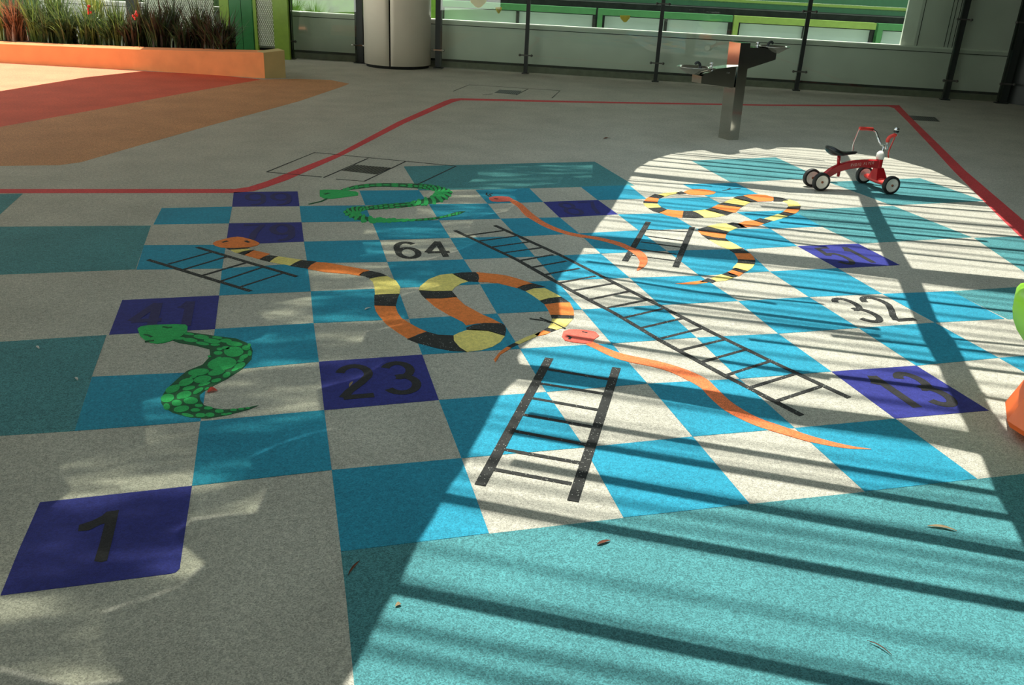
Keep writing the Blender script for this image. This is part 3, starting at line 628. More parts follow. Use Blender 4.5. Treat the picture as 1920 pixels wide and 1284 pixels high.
bm = B(); wbox(bm, xm, wx(818, 10, OF - 1.5), OF - 1.5, OF - 1.0, -.6, 2.4); obj('hedge', bm, M['lawn'], label='bright green hedge outside left of the round column', cat='hedge', kind='stuff')
bm = B(); wbox(bm, XL - 4, XR + 4, PO + .2, OF + 9, -.9, -.62); obj('floor_outside', bm, M['kerb'], kind='structure')
# yellow glass stickers
for (u, v, w, h), lb in (((897, 6, 34, 18), 'large yellow leaf shaped sticker at the top of the glass'), ((935, 20, 12, 11), 'small yellow rounded sticker on the glass left of the slim post'), ((1172, 36, 20, 12), 'small yellow rounded sticker on the glass further right')):
    pl = []
    for (x, y) in ((-.5, -.6), (.5, -.6), (.42, -.1), (.15, .4), (0, .5), (-.15, .4), (-.42, -.1)): pl.append(onw(u + x * w, v + y * h, -.040))
    bm = B(); f = bm.faces.new([bm.verts.new(p) for p in pl]); bmesh.ops.solidify(bm, geom=[f], thickness=.0015)
    obj('glass_sticker', bm, M['yel'], label=lb, cat='sticker')
# round column
cc = Vector((6.25 * S, 29.72 * S, 0)); t = thing('round_column', cc, 'round column clad in two curved brushed silver panels with a dark seam', 'column')
rc = 1.25 * S; seam = math.atan2((fl(729, 131) - cc).y, (fl(729, 131) - cc).x)
bm = B(); lathe(bm, [(rc - .03, 0), (rc - .03, HT)], (0, 0, 0), 48); obj('core', bm, M['groove'], t)
def shell(a0, a1, name):
    bm = B(); n = 24; z0, z1 = .045, HT
    P = [(rc, a0 + (a1 - a0) * k / n) for k in range(n + 1)]
    o = [[bm.verts.new((r_ * math.cos(a), r_ * math.sin(a), z)) for z in (z0, z1)] for r_, a in P]
    i_ = [[bm.verts.new(((r_ - .02) * math.cos(a), (r_ - .02) * math.sin(a), z)) for z in (z0, z1)] for r_, a in P]
    for k in range(n):
        bm.faces.new((o[k][0], o[k + 1][0], o[k + 1][1], o[k][1])).smooth = True; bm.faces.new((i_[k][1], i_[k + 1][1], i_[k + 1][0], i_[k][0]))
        bm.faces.new((o[k][0], i_[k][0], i_[k + 1][0], o[k + 1][0])); bm.faces.new((o[k][1], o[k + 1][1], i_[k + 1][1], i_[k][1]))
    bm.faces.new((o[0][0], o[0][1], i_[0][1], i_[0][0])); bm.faces.new((o[n][1], o[n][0], i_[n][0], i_[n][1]))
    obj(name, bm, M['clad'], t)
shell(seam + .026, seam + math.pi - .026, 'curved_panel'); shell(seam - math.pi + .026, seam - .026, 'curved_panel')

# ------------------------------------------------------------------ left planter
pf = [fl(-900, 74), fl(0, 117), fl(250, 131), fl(497, 147)]; pr = fl(536, 146)
hts = [.22, .245, .27, .33]
back = Vector((-.30, 1.0, 0)).normalized()
e = (pr - pf[3]); 
t = thing('raised_planter', pf[3], 'long raised planter bed with peach rendered walls beside the red rubber floor', 'planter')
o0 = pf[3]
def wallseg(bm, A, Bp, hA, hB, th, side, mi=0, z0=0):
    d = (Bp - A).normalized(); s = Vector((-d.y, d.x, 0)) * side * th
    v = [bm.verts.new(p) for p in (A, Bp, Bp + s, A + s, A + Vector((0, 0, hA)), Bp + Vector((0, 0, hB)), Bp + s + Vector((0, 0, hB)), A + s + Vector((0, 0, hA)))]
    fs = [bm.faces.new([v[i] for i in f]) for f in ((0, 1, 5, 4), (1, 2, 6, 5), (2, 3, 7, 6), (3, 0, 4, 7), (4, 5, 6, 7), (3, 2, 1, 0))]
    for f in fs: f.material_index = mi
    bmesh.ops.recalc_face_normals(bm, faces=fs)
bm = B()
for k in range(3): wallseg(bm, pf[k] - o0, pf[k + 1] - o0, hts[k], hts[k + 1], .40, 1)
obj('front_wall', bm, M['planter'], t)
pe = pr + (pr - pf[3]).normalized() * .0
bm = B(); wallseg(bm, Vector((.002, .002, 0)), pe - o0, .33, .36, .26, 1); obj('end_wall', bm, M['planter_end'], t)
bk = [p + Vector((-.2, 1.5, 0)) for p in pf]
bm = B(); d_ = Vector((0, .40, 0)); prism(bm, [pf[0] - o0 + d_, pf[1] - o0 + d_, pf[3] - o0 + d_ + Vector((-.05, 0, 0)), pr - o0 + Vector((-.2, .08, 0)), pr - o0 + Vector((-.3, .9, 0)), bk[1] - o0, bk[0] - o0], .02, .24); obj('mulch', bm, M['soil'], t)

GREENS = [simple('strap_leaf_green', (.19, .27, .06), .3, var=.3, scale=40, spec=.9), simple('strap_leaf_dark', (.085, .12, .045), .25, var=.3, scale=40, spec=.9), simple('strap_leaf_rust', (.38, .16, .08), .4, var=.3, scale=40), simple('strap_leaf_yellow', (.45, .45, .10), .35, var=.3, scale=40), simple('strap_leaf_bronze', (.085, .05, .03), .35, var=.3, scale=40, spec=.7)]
for mm in GREENS:                                               # thin leaves let some light through
    nt = mm.node_tree; pb = nt.nodes['Principled BSDF']; tl = nt.nodes.new('ShaderNodeBsdfTranslucent'); ms_ = nt.nodes.new('ShaderNodeMixShader'); ms_.inputs[0].default_value = .4
    nt.links.new(pb.inputs['Base Color'].links[0].from_socket, tl.inputs[0]); nt.links.new(pb.outputs[0], ms_.inputs[1]); nt.links.new(tl.outputs[0], ms_.inputs[2])
    nt.links.new(ms_.outputs[0], nt.nodes['Material Output'].inputs[0])
def clump(c, h, sp, n, mats, label, lean=1.0):
    bm = B()
    for k in range(n):
        a = random.uniform(0, 2 * math.pi); L = h * random.uniform(.6, 1.15); o = sp * random.uniform(.25, 1.0) * lean; w = random.uniform(.007, .014)
        b0 = Vector((random.gauss(0, .05), random.gauss(0, .05), 0)); d = Vector((math.cos(a), math.sin(a), 0)); s = Vector((-d.y, d.x, 0)); rows = []
        droop = random.uniform(0, .55)
        for i in range(7):
            t_ = i / 6; p = b0 + d * (o * t_ ** 1.6) + Vector((0, 0, L * (t_ - droop * t_ ** 3))); ww = w * (1 - t_ ** 2.5) + .0008
            tw = s * math.cos(t_ * 1.2) + Vector((0, 0, .25 * math.sin(t_ * 2)))
            rows.append((bm.verts.new(p + tw * ww), bm.verts.new(p - tw * ww + Vector((0, 0, .001)))))
        mi = random.randrange(len(mats))
        for r1, r2 in zip(rows, rows[1:]):
            f = bm.faces.new((r1[0], r1[1], r2[1], r2[0])); f.smooth = True; f.material_index = mi
    o_ = obj('strap_leaf_plant', bm, mats, label=label, cat='plant', group='strap leaved plants in the planter'); o_.location = c; return o_
g, dk, ru, ye, br = GREENS
def pl_at(u, dep, z=.24): # point in the bed behind the front wall at image column u
    f_ = None
    for a, b in ((0, 1), (1, 2), (2, 3)):
        A_, B_ = pf[a], pf[b]; dd = ray(u, 100); dd2 = Vector((dd.x, dd.y)); w_ = B_ - A_
        det = dd2.x * (-w_.y) - (-w_.x) * dd2.y; rx_, ry_ = A_.x - CAM.x, A_.y - CAM.y
        t1 = (rx_ * (-w_.y) - (-w_.x) * ry_) / det; t2 = (dd2.x * ry_ - dd2.y * rx_) / det
        if 0 <= t2 <= 1: f_ = CAM + dd * t1; f_.z = 0
    f_ = f_ or pf[0]; v_ = (f_ - CAM); v_.z = 0; return f_ + v_.normalized() * dep + Vector((0, 0, z))
PL = [(-30, .45, .55, .35, 110, [ye, g], 'yellow green strap plant at the left end of the planter'), (8, .35, .50, .22, 90, [ye, g], 'upright yellow strap plant by the sunlit planter edge'),
 (38, .40, .52, .32, 190, [ru, ru, br], 'rusty brown grass clump at the left of the planter'), (75, .5, .60, .40, 150, [dk, g], 'tall green plant behind the rusty clump'),
 (95, .35, .42, .38, 130, [dk, g], 'mid green strap plant right of the rusty clump'), (132, .32, .48, .52, 210, [dk, dk, g], 'large arching dark green plant in full sun'),
 (120, .75, .70, .5, 150, [g, dk], 'tall green plant behind the arching one'), (172, .40, .44, .42, 150, [g, dk], 'green strap plant right of the large arching one'), (188, .85, .75, .4, 120, [g, ye], 'tall pale green plant at the back of the bed in sun'),
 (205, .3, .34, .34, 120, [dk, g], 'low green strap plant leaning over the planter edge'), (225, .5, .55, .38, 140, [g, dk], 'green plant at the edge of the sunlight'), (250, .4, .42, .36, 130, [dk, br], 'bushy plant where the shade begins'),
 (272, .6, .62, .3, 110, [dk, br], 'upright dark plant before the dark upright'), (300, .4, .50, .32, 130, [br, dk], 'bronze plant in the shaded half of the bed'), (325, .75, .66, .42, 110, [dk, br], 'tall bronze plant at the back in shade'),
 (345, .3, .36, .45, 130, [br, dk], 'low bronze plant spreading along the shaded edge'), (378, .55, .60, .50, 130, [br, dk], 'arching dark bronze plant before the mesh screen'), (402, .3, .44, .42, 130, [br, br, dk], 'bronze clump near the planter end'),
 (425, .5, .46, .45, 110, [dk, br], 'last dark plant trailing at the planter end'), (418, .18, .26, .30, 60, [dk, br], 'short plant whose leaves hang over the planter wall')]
for u, dep, h, sp, n, ms, lb in PL: clump(pl_at(u, max(dep, .42) + .34) if u < 400 else pl_at(u, dep + .3), h * 1.3, sp * .85, int(n * 1.6), ms, lb)
for u, dep, h, lb in ((178, .5, .50, 'red flower spike above the sunlit plants'), (262, .45, .46, 'red flower spike beside the dark upright')):
    p = pl_at(u, dep); t = thing('flower_spike', p, lb, 'flower', 'red flower spikes')
    bm = B(); tube(bm, [(0, 0, 0), (.01, 0, h * .5), (0, .01, h)], .004, 6); obj('stem', bm, g, t)
    bm = B()
    for k in range(9): lathe(bm, [(.001, -.02), (.012, -.008), (.014, .008), (.001, .02)], (random.uniform(-.03, .03), random.uniform(-.03, .03), h - .03 + random.uniform(-.05, .06)), 8)
    obj('petals', bm, M['grip'], t)
# perforated screens and green uprights behind the planter
def mesh_screen(u0, u1, off_, lb, frame):
    x0, x1 = wx(u0, 60, off_), wx(u1, 60, off_); t = thing('mesh_screen', W(x0, off_, 0), lb, 'screen', 'perforated screens behind the planter', WA); Lx = x1 - x0
    bm = B(); p = .032; nx, nz = int(Lx / p), int(1.6 / p)
    for i in range(nx + 1):
        for j in range(nz):
            xa = i * p + (p / 2 if j % 2 else 0)
            if xa > Lx: continue
            box(bm, (xa, 0, .2 + j * p), (p * .62, .004, p * .45))
            if xa + p / 2 < Lx: quadbox(bm, (xa, 0, .2 + j * p), (xa + p / 2, 0, .2 + (j + 1) * p), .004, .010, Vector((0, 1, 0)))
            if xa - p / 2 > 0: quadbox(bm, (xa, 0, .2 + j * p), (xa - p / 2, 0, .2 + (j + 1) * p), .004, .010, Vector((0, 1, 0)))
    obj('bright_holes', bm, M['gfence'], t)  # pale pieces paint the bright view through the perforations
    bm = B(); box(bm, (Lx / 2, .012, 1.0), (Lx, .004, 1.6)); obj('screen_sheet', bm, M['gback'], t)  # olive sheet plays the perforated screen around those bright pieces
    for x_ in ((0, Lx) if frame else ()):
        bm = B(); box(bm, (x_, 0, 1.25), (.05, .05, 2.5)); obj('frame_post', bm, M['gpost'], t)
mesh_screen(481, 518, -.10, 'olive perforated screen with holes painted bright between lime posts beside the dark post', True)
mesh_screen(275, 405, -.08, 'olive perforated screen with holes painted bright behind the bronze plants', False)
def upright(u0, u1, off_, mat, lb, v=90):
    x0, x1 = wx(u0, v, off_), wx(u1, v, off_); bm = B(); box(bm, (0, 0, 1.25), (x1 - x0, .06, 2.5))
    o_ = obj('green_upright', bm, mat, label=lb, cat='panel', group='green uprights behind the planter'); o_.location = W((x0 + x1) / 2, off_, 0); o_.rotation_euler = (0, 0, WA)
upright(437, 458, -.03, M['gpanel'], 'deep green upright panel, left half of the pair behind the planter end'); upright(459, 478, -.03, M['gpanel'], 'deep green upright panel, right half of the pair behind the planter end')
upright(419, 436, -.03, M['gpost'], 'olive green upright left of the deep green pair'); upright(518, 545, -.13, M['gpost'], 'wide lime upright beside the first dark post', 110)
upright(248, 268, -.03, M['dark'], 'dark upright behind the sunlit plants'); upright(310, 322, -.03, M['dark'], 'thin dark upright behind the bronze plants')

# ------------------------------------------------------------------ drinking fountain
fo = Vector((12.3 * S, 14.48 * S, 0)); fa = math.atan2(.07, .30)
t = thing('drinking_fountain', fo, 'stainless steel drinking fountain with a low and a high bowl', 'drinking fountain', rz=fa)
D = .17
def plate(bm, pts, y0, y1, mi=0):
    a = [bm.verts.new((x, y0, z)) for x, z in pts]; b = [bm.verts.new((x, y1, z)) for x, z in pts]; n = len(pts)
    fs = [bm.faces.new(a), bm.faces.new(b[::-1])] + [bm.faces.new((a[(i + 1) % n], a[i], b[i], b[(i + 1) % n])) for i in range(n)]
    for f in fs: f.material_index = mi
    bmesh.ops.recalc_face_normals(bm, faces=fs)
bm = B(); plate(bm, [(0, 0), (.123, 0), (.101, .94), (-.025, .94)], 0, D); bmesh.ops.bevel(bm, geom=list(bm.edges), offset=.003, segments=1); obj('pedestal', bm, M['steel'], t)
bm = B(); plate(bm, [(-.028, .516), (-.445, .563), (-.447, .633), (-.27, .700), (-.02, .722)], .012, D - .012); bmesh.ops.bevel(bm, geom=list(bm.edges), offset=.002, segments=1); obj('low_arm', bm, M['steel'], t)
bm = B(); plate(bm, [(.103, .693), (.47, .783), (.47, .862), (.30, .895), (.104, .900)], .012, D - .012); bmesh.ops.bevel(bm, geom=list(bm.edges), offset=.002, segments=1); obj('high_arm', bm, M['steel'], t)
def bowl(cx, z, name):
    bm = B(); lathe(bm, [(.02, -.062), (.07, -.060), (.135, -.020), (.168, 0), (.172, .004), (.166, .006), (.130, -.012), (.070, -.045), (.004, -.048)], (cx, D / 2, z), 32); b_ = obj(name, bm, M['steel'], t)
    return b_
b1 = bowl(-.49, .708, 'low_bowl'); b2 = bowl(.475, .902, 'high_bowl')
for cx, z, sx, bw in ((-.49, .708, 1, b1), (.475, .902, -1, b2)):
    bm = B(); lathe(bm, [(.006, -.045), (.016, -.04), (.018, 0), (.012, .012)], (cx + .07 * sx, D / 2, z), 14); tube(bm, spline([(cx + .07 * sx, D / 2, z), (cx + .06 * sx, D / 2, z + .03), (cx + .03 * sx, D / 2, z + .045), (cx + .005 * sx, D / 2, z + .03)], 4), .013, 10)
    obj('bubbler_spout', bm, M['seatm'] , t)
    bm = B(); lathe(bm, [(.016, -.01), (.016, .012), (.010, .014), (.010, .022), (.019, .024), (.019, .040), (.004, .043)], (cx + .205 * sx, D / 2, z + .002), 16); obj('push_button', bm, M['chrome'], t)
bm = B(); lathe(bm, [(.006, 0), (.006, .004)], (-.12, -.003, .66), 10, 'Y'); obj('rivet', bm, M['chrome'], t)

# ------------------------------------------------------------------ tricycle
r0 = Vector((11.55 * S, 9.55 * S, 0)); f0 = Vector((12.84 * S, 9.48 * S, 0)); ta = math.atan2((f0 - r0).y, (f0 - r0).x)
t = thing('scooter_trike', r0, 'red four-wheeled ride-on trike with black seat and chrome handlebar', 'ride-on toy', rz=ta)
def wheel(x, y, r, side):
    bm = B(); pr_ = [(r * .74, -.019), (r * .90, -.021), (r * .985, -.013), (r, 0), (r * .985, .013), (r * .90, .021), (r * .74, .019)]
    c = 40; rings = []
    for k in range(c):
        a = 2 * math.pi * k / c; rings.append([bm.verts.new((x + q * math.cos(a), y + yy, r + q * math.sin(a))) for q, yy in pr_])
    for k in range(c):
        A_, B_ = rings[k], rings[(k + 1) % c]
        for j in range(len(pr_)): bm.faces.new((A_[j], A_[(j + 1) % len(pr_)], B_[(j + 1) % len(pr_)], B_[j])).smooth = True
    bmesh.ops.recalc_face_normals(bm, faces=list(bm.faces)); w_ = obj('wheel', bm, M['tyre'], t, label='black rubber tyre with pale disc')
    bm = B(); lathe(bm, [(.004, -.016), (r * .55, -.013), (r * .62, -.018), (r * .76, -.016), (r * .76, .016), (r * .62, .018), (r * .55, .013), (.004, .016)], (x, y, r), 36, 'Y'); obj('wheel_disc', bm, M['hub'], w_)
    bm = B(); lathe(bm, [(.003, -.026), (.009, -.022), (.010, .022), (.003, .026)], (x, y, r), 12, 'Y'); obj('axle_cap', bm, M['brass'], w_)
wheel(0, -.075, .072, -1); wheel(0, .075, .072, 1); wheel(.54, -.19, .072, -1); wheel(.54, .19, .072, 1)
# arched frame
top = spline([(0, 0, .085), (.056, 0, .126), (.116, 0, .173), (.202, 0, .207), (.292, 0, .225), (.408, 0, .234), (.52, 0, .232)], 4)
bot = spline([(.03, 0, .060), (.109, 0, .096), (.172, 0, .131), (.26, 0, .156), (.361, 0, .170), (.42, 0, .172), (.52, 0, .165)], 4)
bm = B(); rr = []
for a, b in zip(top, bot):
    rr.append([bm.verts.new((p.x, y, p.z + dz)) for p, y, dz in ((a, -.012, 0), (a, .012, 0), (a, .020, -.006), (b, .020, .006), (b, .012, 0), (b, -.012, 0), (b, -.020, .006), (a, -.020, -.006))])
for A_, B_ in zip(rr, rr[1:]):
    for j in range(8): bm.faces.new((A_[j], A_[(j + 1) % 8], B_[(j + 1) % 8], B_[j]))
bm.faces.new(rr[0]); bm.faces.new(rr[-1][::-1]); bmesh.ops.recalc_face_normals(bm, faces=list(bm.faces)); fr_ = obj('frame', bm, M['tred'], t, smooth=True)
# worn lettering on the frame, set as raised strokes
LT = {'R': [[(0,0),(0,1),(.6,1),(.6,.55),(0,.55)],[(.25,.55),(.65,0)]], 'A': [[(0,0),(.33,1),(.66,0)],[(.15,.4),(.5,.4)]], 'D': [[(0,0),(0,1),(.4,1),(.65,.7),(.65,.3),(.4,0),(0,0)]], 'I': [[(.3,0),(.3,1)]], 'O': [[(0,0),(0,1),(.65,1),(.65,0),(0,0)]],
 'F': [[(0,0),(0,1),(.6,1)],[(0,.55),(.5,.55)]], 'L': [[(0,1),(0,0),(.6,0)]], 'Y': [[(0,1),(.33,.5),(.66,1)],[(.33,.5),(.33,0)]], 'E': [[(.6,1),(0,1),(0,0),(.6,0)],[(0,.5),(.5,.5)]], ' ': []}
bm = B(); x = .268
for ch in 'RADIO FLYER':
    for st in LT[ch]:
        for a, b in zip(st, st[1:]):
            zc = lambda xx: .182 + (xx - .26) * .10
            pa = Vector((x + a[0] * .015, -.0207, zc(x) + a[1] * .020)); pb = Vector((x + b[0] * .015, -.0207, zc(x) + b[1] * .020))
            quadbox(bm, pa, pb, .0022, .0014, Vector((0, 1, 0)))
    x += .0185
obj('frame_lettering', bm, M['decal'], fr_)
bm = B(); tube(bm, [(.01, -.075, .072), (.01, .075, .072)], .010); obj('rear_axle', bm, M['tred'], t)
bm = B(); lathe(bm, [(.001, -.03), (.012, -.028), (.012, .02)], (.185, 0, .125), 10); obj('frame_knob', bm, M['tred'], t)
bm = B(); tube(bm, [(.169, 0, .19), (.157, 0, .272)], .013); obj('seat_post', bm, M['tred'], t)
# seat
bm = B(); secs = [(.045, .020, .310, .338), (.055, .055, .288, .345), (.085, .085, .268, .343), (.12, .088, .264, .325), (.16, .070, .263, .305), (.20, .045, .268, .298), (.25, .030, .272, .300), (.29, .024, .276, .302), (.305, .012, .284, .298)]
rr = []
for x_, hw, zb0, zt0 in secs:
    ring = []
    for k in range(14):
        a = 2 * math.pi * k / 14; cy, sz = math.cos(a), math.sin(a); ring.append(bm.verts.new((x_, hw * cy, (zb0 + zt0) / 2 + (zt0 - zb0) / 2 * sz * (1 if sz < 0 else .75 + .25 * abs(cy)))))
    rr.append(ring)
for A_, B_ in zip(rr, rr[1:]):
    for j in range(14): bm.faces.new((A_[j], A_[(j + 1) % 14], B_[(j + 1) % 14], B_[j])).smooth = True
bm.faces.new(rr[0]); bm.faces.new(rr[-1][::-1]); bmesh.ops.recalc_face_normals(bm, faces=list(bm.faces)); obj('seat', bm, M['seatm'], t)
# head, fork, axle cover
bm = B(); lathe(bm, [(.024, .150), (.026, .17), (.026, .236), (.022, .24)], (.525, 0, 0), 20); obj('head_tube', bm, M['tred'], t)
bm = B(); lathe(bm, [(.028, .238), (.034, .262), (.031, .284), (.018, .300), (.002, .304)], (.523, 0, 0), 20); obj('head_cap', bm, M['white'], t)
bm = B()
lo, hi_ = [(.490, -.062, .079), (.590, -.062, .079), (.590, .062, .079), (.490, .062, .079)], [(.503, -.026, .17), (.560, -.026, .17), (.560, .026, .17), (.503, .026, .17)]
a_ = [bm.verts.new(p) for p in lo]; b_ = [bm.verts.new(p) for p in hi_]; bm.faces.new(a_[::-1]); bm.faces.new(b_)
for k in range(4): bm.faces.new((a_[k], a_[(k + 1) % 4], b_[(k + 1) % 4], b_[k]))
bmesh.ops.bevel(bm, geom=list(bm.edges), offset=.005, segments=2); obj('fork', bm, M['tred'], t)
bm = B(); rr = []
for y_, ra in ((-.165, .020), (-.14, .030), (-.07, .040), (0, .044), (.07, .040), (.14, .030), (.165, .020)):
    rr.append([bm.verts.new((.54 + 1.05 * ra * math.cos(2 * math.pi * k / 16), y_, .072 + ra * .62 * math.sin(2 * math.pi * k / 16))) for k in range(16)])
for A_, B_ in zip(rr, rr[1:]):
    for j in range(16): bm.faces.new((A_[j], A_[(j + 1) % 16], B_[(j + 1) % 16], B_[j])).smooth = True
bm.faces.new(rr[0]); bm.faces.new(rr[-1][::-1]); bmesh.ops.recalc_face_normals(bm, faces=list(bm.faces)); obj('axle_cover', bm, M['tcoral'], t)
# handlebar
hb = thing('handlebar_pivot', (0, 0, 0), None, None); bpy.data.objects.remove(hb)
bm = B(); tube(bm, [(.525, 0, .23), (.537, 0, .345)], .009); obj('stem', bm, M['chrome'], t)
far = spline([(.537, 0, .345), (.552, .045, .338), (.560, .09, .345), (.556, .125, .380), (.535, .138, .425), (.498, .14, .446), (.488, .14, .448)], 6)
near = spline([(.537, 0, .345), (.520, -.045, .335), (.498, -.09, .340), (.478, -.118, .370), (.470, -.130, .405)], 6)
bm = B(); tube(bm, far, .0085, 10); tube(bm, near, .0085, 10); hbar = obj('handlebar', bm, M['chrome'], t)
bm = B(); tube(bm, [(.50, .14, .447), (.44, .14, .452), (.388, .14, .454), (.380, .14, .454)], [.0150, .0140, .0150, .012], 14); obj('grip', bm, M['grip'], hbar)
bm = B(); tube(bm, spline([(.470, -.129, .398), (.468, -.133, .420), (.480, -.142, .442), (.518, -.150, .458)], 4), .0145, 14); obj('grip', bm, M['grip'], hbar)
bm = B(); lathe(bm, [(.018, 0), (.022, .006), (.018, .018), (.003, .024)], (.512, -.150, .488), 16); tube(bm, [(.518, -.150, .450), (.512, -.150, .490)], .010); obj('bell', bm, M['chrome'], hbar)
bm = B(); lathe(bm, [(.020, 0), (.022, .008), (.020, .014)], (.512, -.150, .474), 14); obj('bell_base', bm, M['seatm'], hbar)
for cx_, cy_, cz_, sgn in ((.380, .14, .450, 1), (.512, -.152, .452, -1)):
    for k, cl in ((0, M['grip']), (1, M['grip']), (2, M['white']), (3, M['white']), (4, M['grip'])):
        bm = B(); dx = random.uniform(-.012, .012); ln = .17 + random.uniform(-.02, .01)
        tube(bm, spline([(cx_, cy_, cz_), (cx_ - .012 + dx * .3, cy_ + dx * .5, cz_ - ln * .3), (cx_ - .026 + dx, cy_ + dx, cz_ - ln * .7), (cx_ - .020 + dx * 1.3, cy_ + dx, cz_ - ln)], 4), .0042, 6); obj('streamer', bm, cl, hbar)

# ------------------------------------------------------------------ lime and orange child's stool, only its edge shows
ft = fl(1918, 822); hn = Vector((fwd.x, fwd.y, 0)).normalized()
st = hit(2015, 822, ft, hn); st.z = 0
t = thing('child_stool', st, 'lime green plastic stool with a flared orange foot at the right edge', 'stool')
def prof(px):
    out = []
    for u, v in px: p = hit(u, v, st, hn); out.append(((Vector((p.x, p.y, 0)) - st).length * .92, p.z))
    return out
p1 = prof([(1978,716),(1952,684),(1920,650),(1908,632),(1901,612),(1900,592),(1904,577),(1912,568),(1925,563)])
bm = B(); lathe(bm, [(.01, p1[0][1])] + p1 + [(p1[-1][0] * .75, p1[-1][1] - .025), (.01, p1[-1][1] - .035)], (0, 0, 0), 12); obj('seat', bm, M['lime'], t)
p2 = prof([(1975,712),(1950,722),(1920,742),(1885,782),(1889,797),(1918,822)])
bm = B(); lathe(bm, [(p2[5][0] * .9, .002), (p2[5][0], .004), (p2[4][0], .035), (p2[3][0], .060), (p2[2][0], p2[2][1]), (p2[1][0], p2[1][1]), (p2[0][0], p2[0][1] + .02)], (0, 0, 0), 9)
for f in bm.faces: f.smooth = False
obj('foot', bm, M['orangep'], t)

# ------------------------------------------------------------------ roof with its opening, beams and louvres (above the picture; they shade the floor)
H = 2.6
def lift(p, h): return Vector((p.x - SHIFT.x * h, p.y - SHIFT.y * h, h))
LIT = [(600,1345),(650,1262),(667,1237),(713,1143),(747,1087),(780,1013),(813,960),(843,903),(865,875),(880,840),(906,794),(921,764),(935,738),(950,722),(968,706),(978,690),(968,668),(975,650),(1008,625),(1031,607),(1048,590),(1046,560),(1040,531),(1052,510),(1078,488),(1105,443.5),(1122,417),(1143,394),(1166,356),(1178,335),(1192,315),(1218,300),(1259,287),(1307,281),(1319,281),(1337,286),(1364,289.5),(1385,287),(1384,281),(1415,276),(1436,280),(1450,278),(1454,275.5),(1500,276),(1552,281),(1665,295),(1745,317.5),(1782,334),(1814,350),(1842,373),(1856,386),(1878,407),(1904,430),(1920,447),(2010,540),(2120,700),(2200,900),(2300,1200),(2300,1700),(1500,2300),(700,2300),(520,1500)]
SUNL = [(-560,226),(-500,215),(0,171),(160,145),(268,133.3),(280,122),(285,110),(240,101),(-420,94)]
PATCH = [(576,118.5),(606,117.0),(640,120.5),(604,123)]
def roof_mesh(holes, h, th):
    bm = B(); edges = []
    def loop(P):
        vs = [bm.verts.new(p) for p in P]
        for i in range(len(vs)): edges.append(bm.edges.new((vs[i], vs[(i + 1) % len(vs)])))
    x0, x1 = -13.0, 15.5; 
    bl = W(0, 0, 0); 
    def bpt(x): # back edge follows the wall, moved towards the sun so that its shadow ends at the parapet
        y = bl.y + (x - bl.x) * WD.y / WD.x; return lift(Vector((x, y - .02, 0)), h)
    loop([Vector((x0, -8.5, h)), Vector((x1, -8.5, h)), bpt(x1), bpt(x0)])
    for P in holes: loop([lift(p, h) for p in P])
    bmesh.ops.triangle_fill(bm, use_beauty=True, use_dissolve=False, edges=edges)
    ret = bmesh.ops.extrude_face_region(bm, geom=list(bm.faces))
    for v in [v for v in ret['geom'] if isinstance(v, bmesh.types.BMVert)]: v.co.z += th
    bmesh.ops.recalc_face_normals(bm, faces=list(bm.faces)); return bm
LITP = [fl(*p) for p in LIT]
# made-up strip hole and filter, imitating sun reflected off glass
def strip(pts, w0):
    P = spline([fl(*p) for p in pts], 3); L, Rr = [], []
    for i, p in enumerate(P):
        d = (P[min(i + 1, len(P) - 1)] - P[max(i - 1, 0)]).normalized(); s = Vector((-d.y, d.x, 0)); w = w0 * (1 + .35 * math.sin(i * 1.7))
        L.append(p + s * w / 2); Rr.append(p - s * w / 2)
    return L + Rr[::-1]
STRIP = strip([(-60,1240),(60,1130),(200,980),(330,880),(440,775),(540,690),(600,615),(650,560),(720,500),(790,440),(860,385),(940,340),(1030,318),(1110,320)], .55)
bm = roof_mesh([LITP, STRIP, [fl(*p) for p in PATCH], [fl(*p) for p in SUNL]], H, .05)
obj('ceiling', bm, M['roof'], kind='structure')
mt = bpy.data.materials.new('dapple_filter'); mt.use_nodes = True; nt = mt.node_tree; nt.nodes.clear(); N = nt.nodes.new
o_ = N('ShaderNodeOutputMaterial'); tr = N('ShaderNodeBsdfTransparent'); tr.inputs[0].default_value = (.95, .97, .9, 1); df = N('ShaderNodeBsdfDiffuse'); df.inputs[0].default_value = (.3, .3, .28, 1)
tc = N('ShaderNodeTexCoord'); mpn = N('ShaderNodeMapping'); mpn.inputs['Rotation'].default_value = (0, 0, R(28)); mpn.inputs['Scale'].default_value = (1.3, 4.5, 1)
nz = N('ShaderNodeTexNoise'); nz.inputs['Scale'].default_value = 2.0; nz.inputs['Detail'].default_value = 1.6; mr = N('ShaderNodeMapRange'); mr.inputs[1].default_value = .38; mr.inputs[2].default_value = .64; mr.inputs[3].default_value = .02; mr.inputs[4].default_value = .60
mx = N('ShaderNodeMixShader'); L_ = nt.links.new
L_(tc.outputs['Object'], mpn.inputs[0]); L_(mpn.outputs[0], nz.inputs['Vector']); L_(nz.outputs[0], mr.inputs[0]); L_(mr.outputs[0], mx.inputs[0]); L_(df.outputs[0], mx.inputs[1]); L_(tr.outputs[0], mx.inputs[2]); L_(mx.outputs[0], o_.inputs[0])
bm = B(); prism(bm, [lift(p, H) for p in STRIP], H - .012, H - .006); obj('window_1', bm, mt, kind='structure')  # unseen filter added under the hole to make the dapples
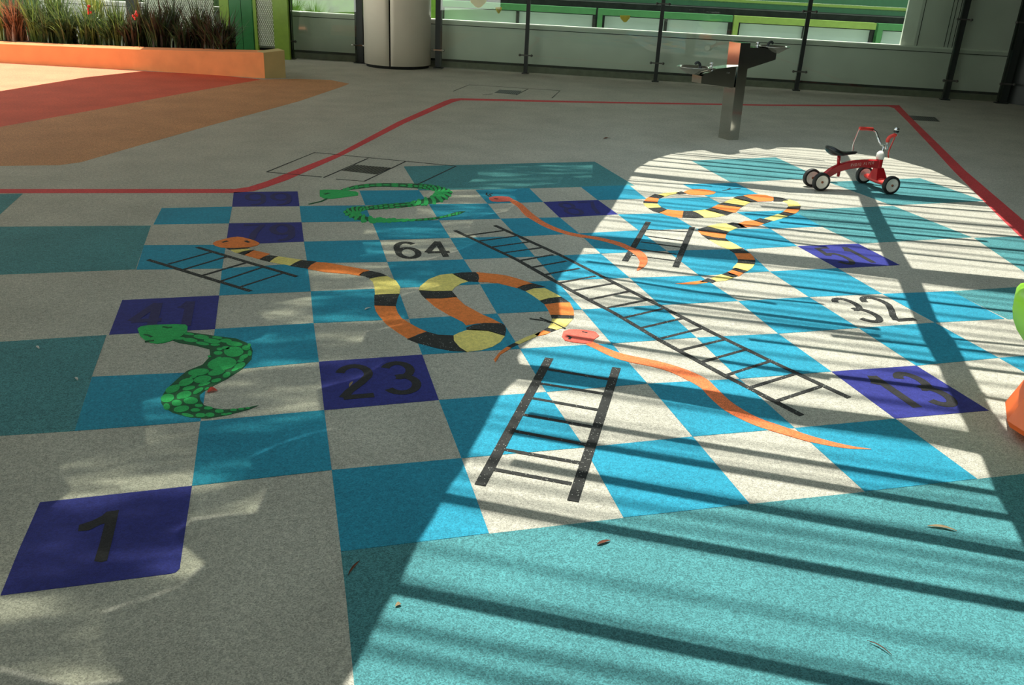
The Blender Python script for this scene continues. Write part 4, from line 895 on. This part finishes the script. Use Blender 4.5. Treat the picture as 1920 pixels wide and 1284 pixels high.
# wide beams
def fbeam(px, h, name):
    bm = B(); prism(bm, [lift(fl(*p), h) for p in px], h - .06, h); obj(name, bm, M['beam'], kind='structure')
fbeam([(1150,323),(1190,323.5),(1330,338),(1480,352),(1600,359.5),(1700,367),(1860,381),(1900,385),(1900,390),(1853,387.5),(1700,375.5),(1600,366.5),(1480,361),(1330,346),(1190,330.5),(1150,329)], H - .12, 'trim_3')
fbeam([(1050,440),(1200,449),(1416,474),(1560,488),(1714,505),(1920,525),(2200,552),(2200,590),(1920,552),(1813,541),(1729,529.5),(1682,523),(1560,508),(1384,489),(1281,480),(1200,471),(1050,462)], H - .12, 'trim_4')
fbeam([(880,676),(1030,692),(1100,705),(1225,722),(1323,735),(1433,753),(1500,764),(1664,785),(1754,803),(1880,826),(2200,880),(2200,912),(1850,855),(1708,824),(1500,798),(1381,773),(1246,750),(1110,728),(1030,717),(880,700)], H - .12, 'trim_5')
fbeam([(1572,288),(1584,315),(1598,335),(1607,352),(1617,380),(1630,410),(1650,452.5),(1661,482.6),(1691,531),(1719.5,599),(1738,641),(1767,690),(1791,745),(1815,793),(1854,872),(1877,930),(1905,980),(1935,1040),(1990,1150),(2120,1150),(1990,930),(1920,845),(1861,771),(1850,749),(1817,690),(1791,640),(1757,599),(1729,531),(1699,484.5),(1682,452.5),(1654,400),(1640,370),(1618,335),(1600,308),(1588,288)], H - .2, 'trim_6')
# louvres
LINES = [((746.7,1106.7),(1613,1288),.042),((833,935),(1920,1140),.046),((1128,899),(1920,1045),.046),((1116,837.5),(1900,973),.040),((1142,804),(1873,927),.034),
 ((1152,646),(1454,694),.030),((1500,649),(1758,681.5),.026),((1522,701),(1741,727.5),.034),((1653,640),(1859,662),.028),((1817,690),(1920,702),.028),((1850,745),(1898,754),.026),((1828,640),(1920,649),.022),
 ((1363,439.4),(1481.6,454.5),.026),((1431,426),(1560,438.5),.026),((1200,503),(1560,546.4),.030),((1200,531),(1373,558),.026),((1369,554),(1463,563),.02),((1234,565),(1560,606.5),.034),((1275,588),(1560,620.6),.032),
 ((1480,408),(1920,445),.030),((1526,423),(1785,447),.030),((1584,441),(1920,471),.030),((1507.5,394),(1920,429),.030),((1697,475),(1920,497.6),.028),((1740,567),(1903.5,585),.03),
 ((1259,288),(1496,310),.026),((1234,295),(1500,320),.028),((1220,301),(1500,327),.026),((1201,310),(1500,337),.030),((1381,287),(1500,297.5),.022),((1180,339),(1282,346),.018),((1686,341),(1824,352),.028),((1686,351),(1819,362),.028),((1675,384),(1869,398),.026)]
k = 7
for a, b, w in LINES:
    A_, B_ = fl(*a), fl(*b); w *= 1.35 if a[1] < 470 else 1.0; d = (B_ - A_).normalized(); ext = .30 if (B_ - A_).length > 1.0 else .22
    A_, B_ = A_ - d * ext, B_ + d * ext; bm = B(); s_ = Vector((-d.y, d.x, 0)) * w / 2
    prism(bm, [lift(q, H - .16) for q in (A_ - s_, B_ - s_, B_ + s_, A_ + s_)], H - .18, H - .16); obj('trim_%d' % k, bm, M['beam'], kind='structure'); k += 1
# thinner, higher battens: broad soft streaks
rnd = random.Random(3); bm = B(); HB = 9.0
dirv = Vector((math.cos(R(-28)), math.sin(R(-28)), 0)); nv = Vector((-dirv.y, dirv.x, 0)); q = -2.0
while q < 9.5:
    w = rnd.uniform(.008, .032); c = nv * q + dirv * 2.2; d2 = Vector((math.cos(R(-28 + rnd.uniform(-1.2, 1.2))), math.sin(R(-28 + rnd.uniform(-1.2, 1.2))), 0))
    A_, B_ = lift(c - d2 * 6.5, HB), lift(c + d2 * 6.5, HB); quadbox(bm, A_, B_, w, .02); q += rnd.uniform(.07, .22)
obj('trim_%d' % k, bm, M['beam'], kind='structure')
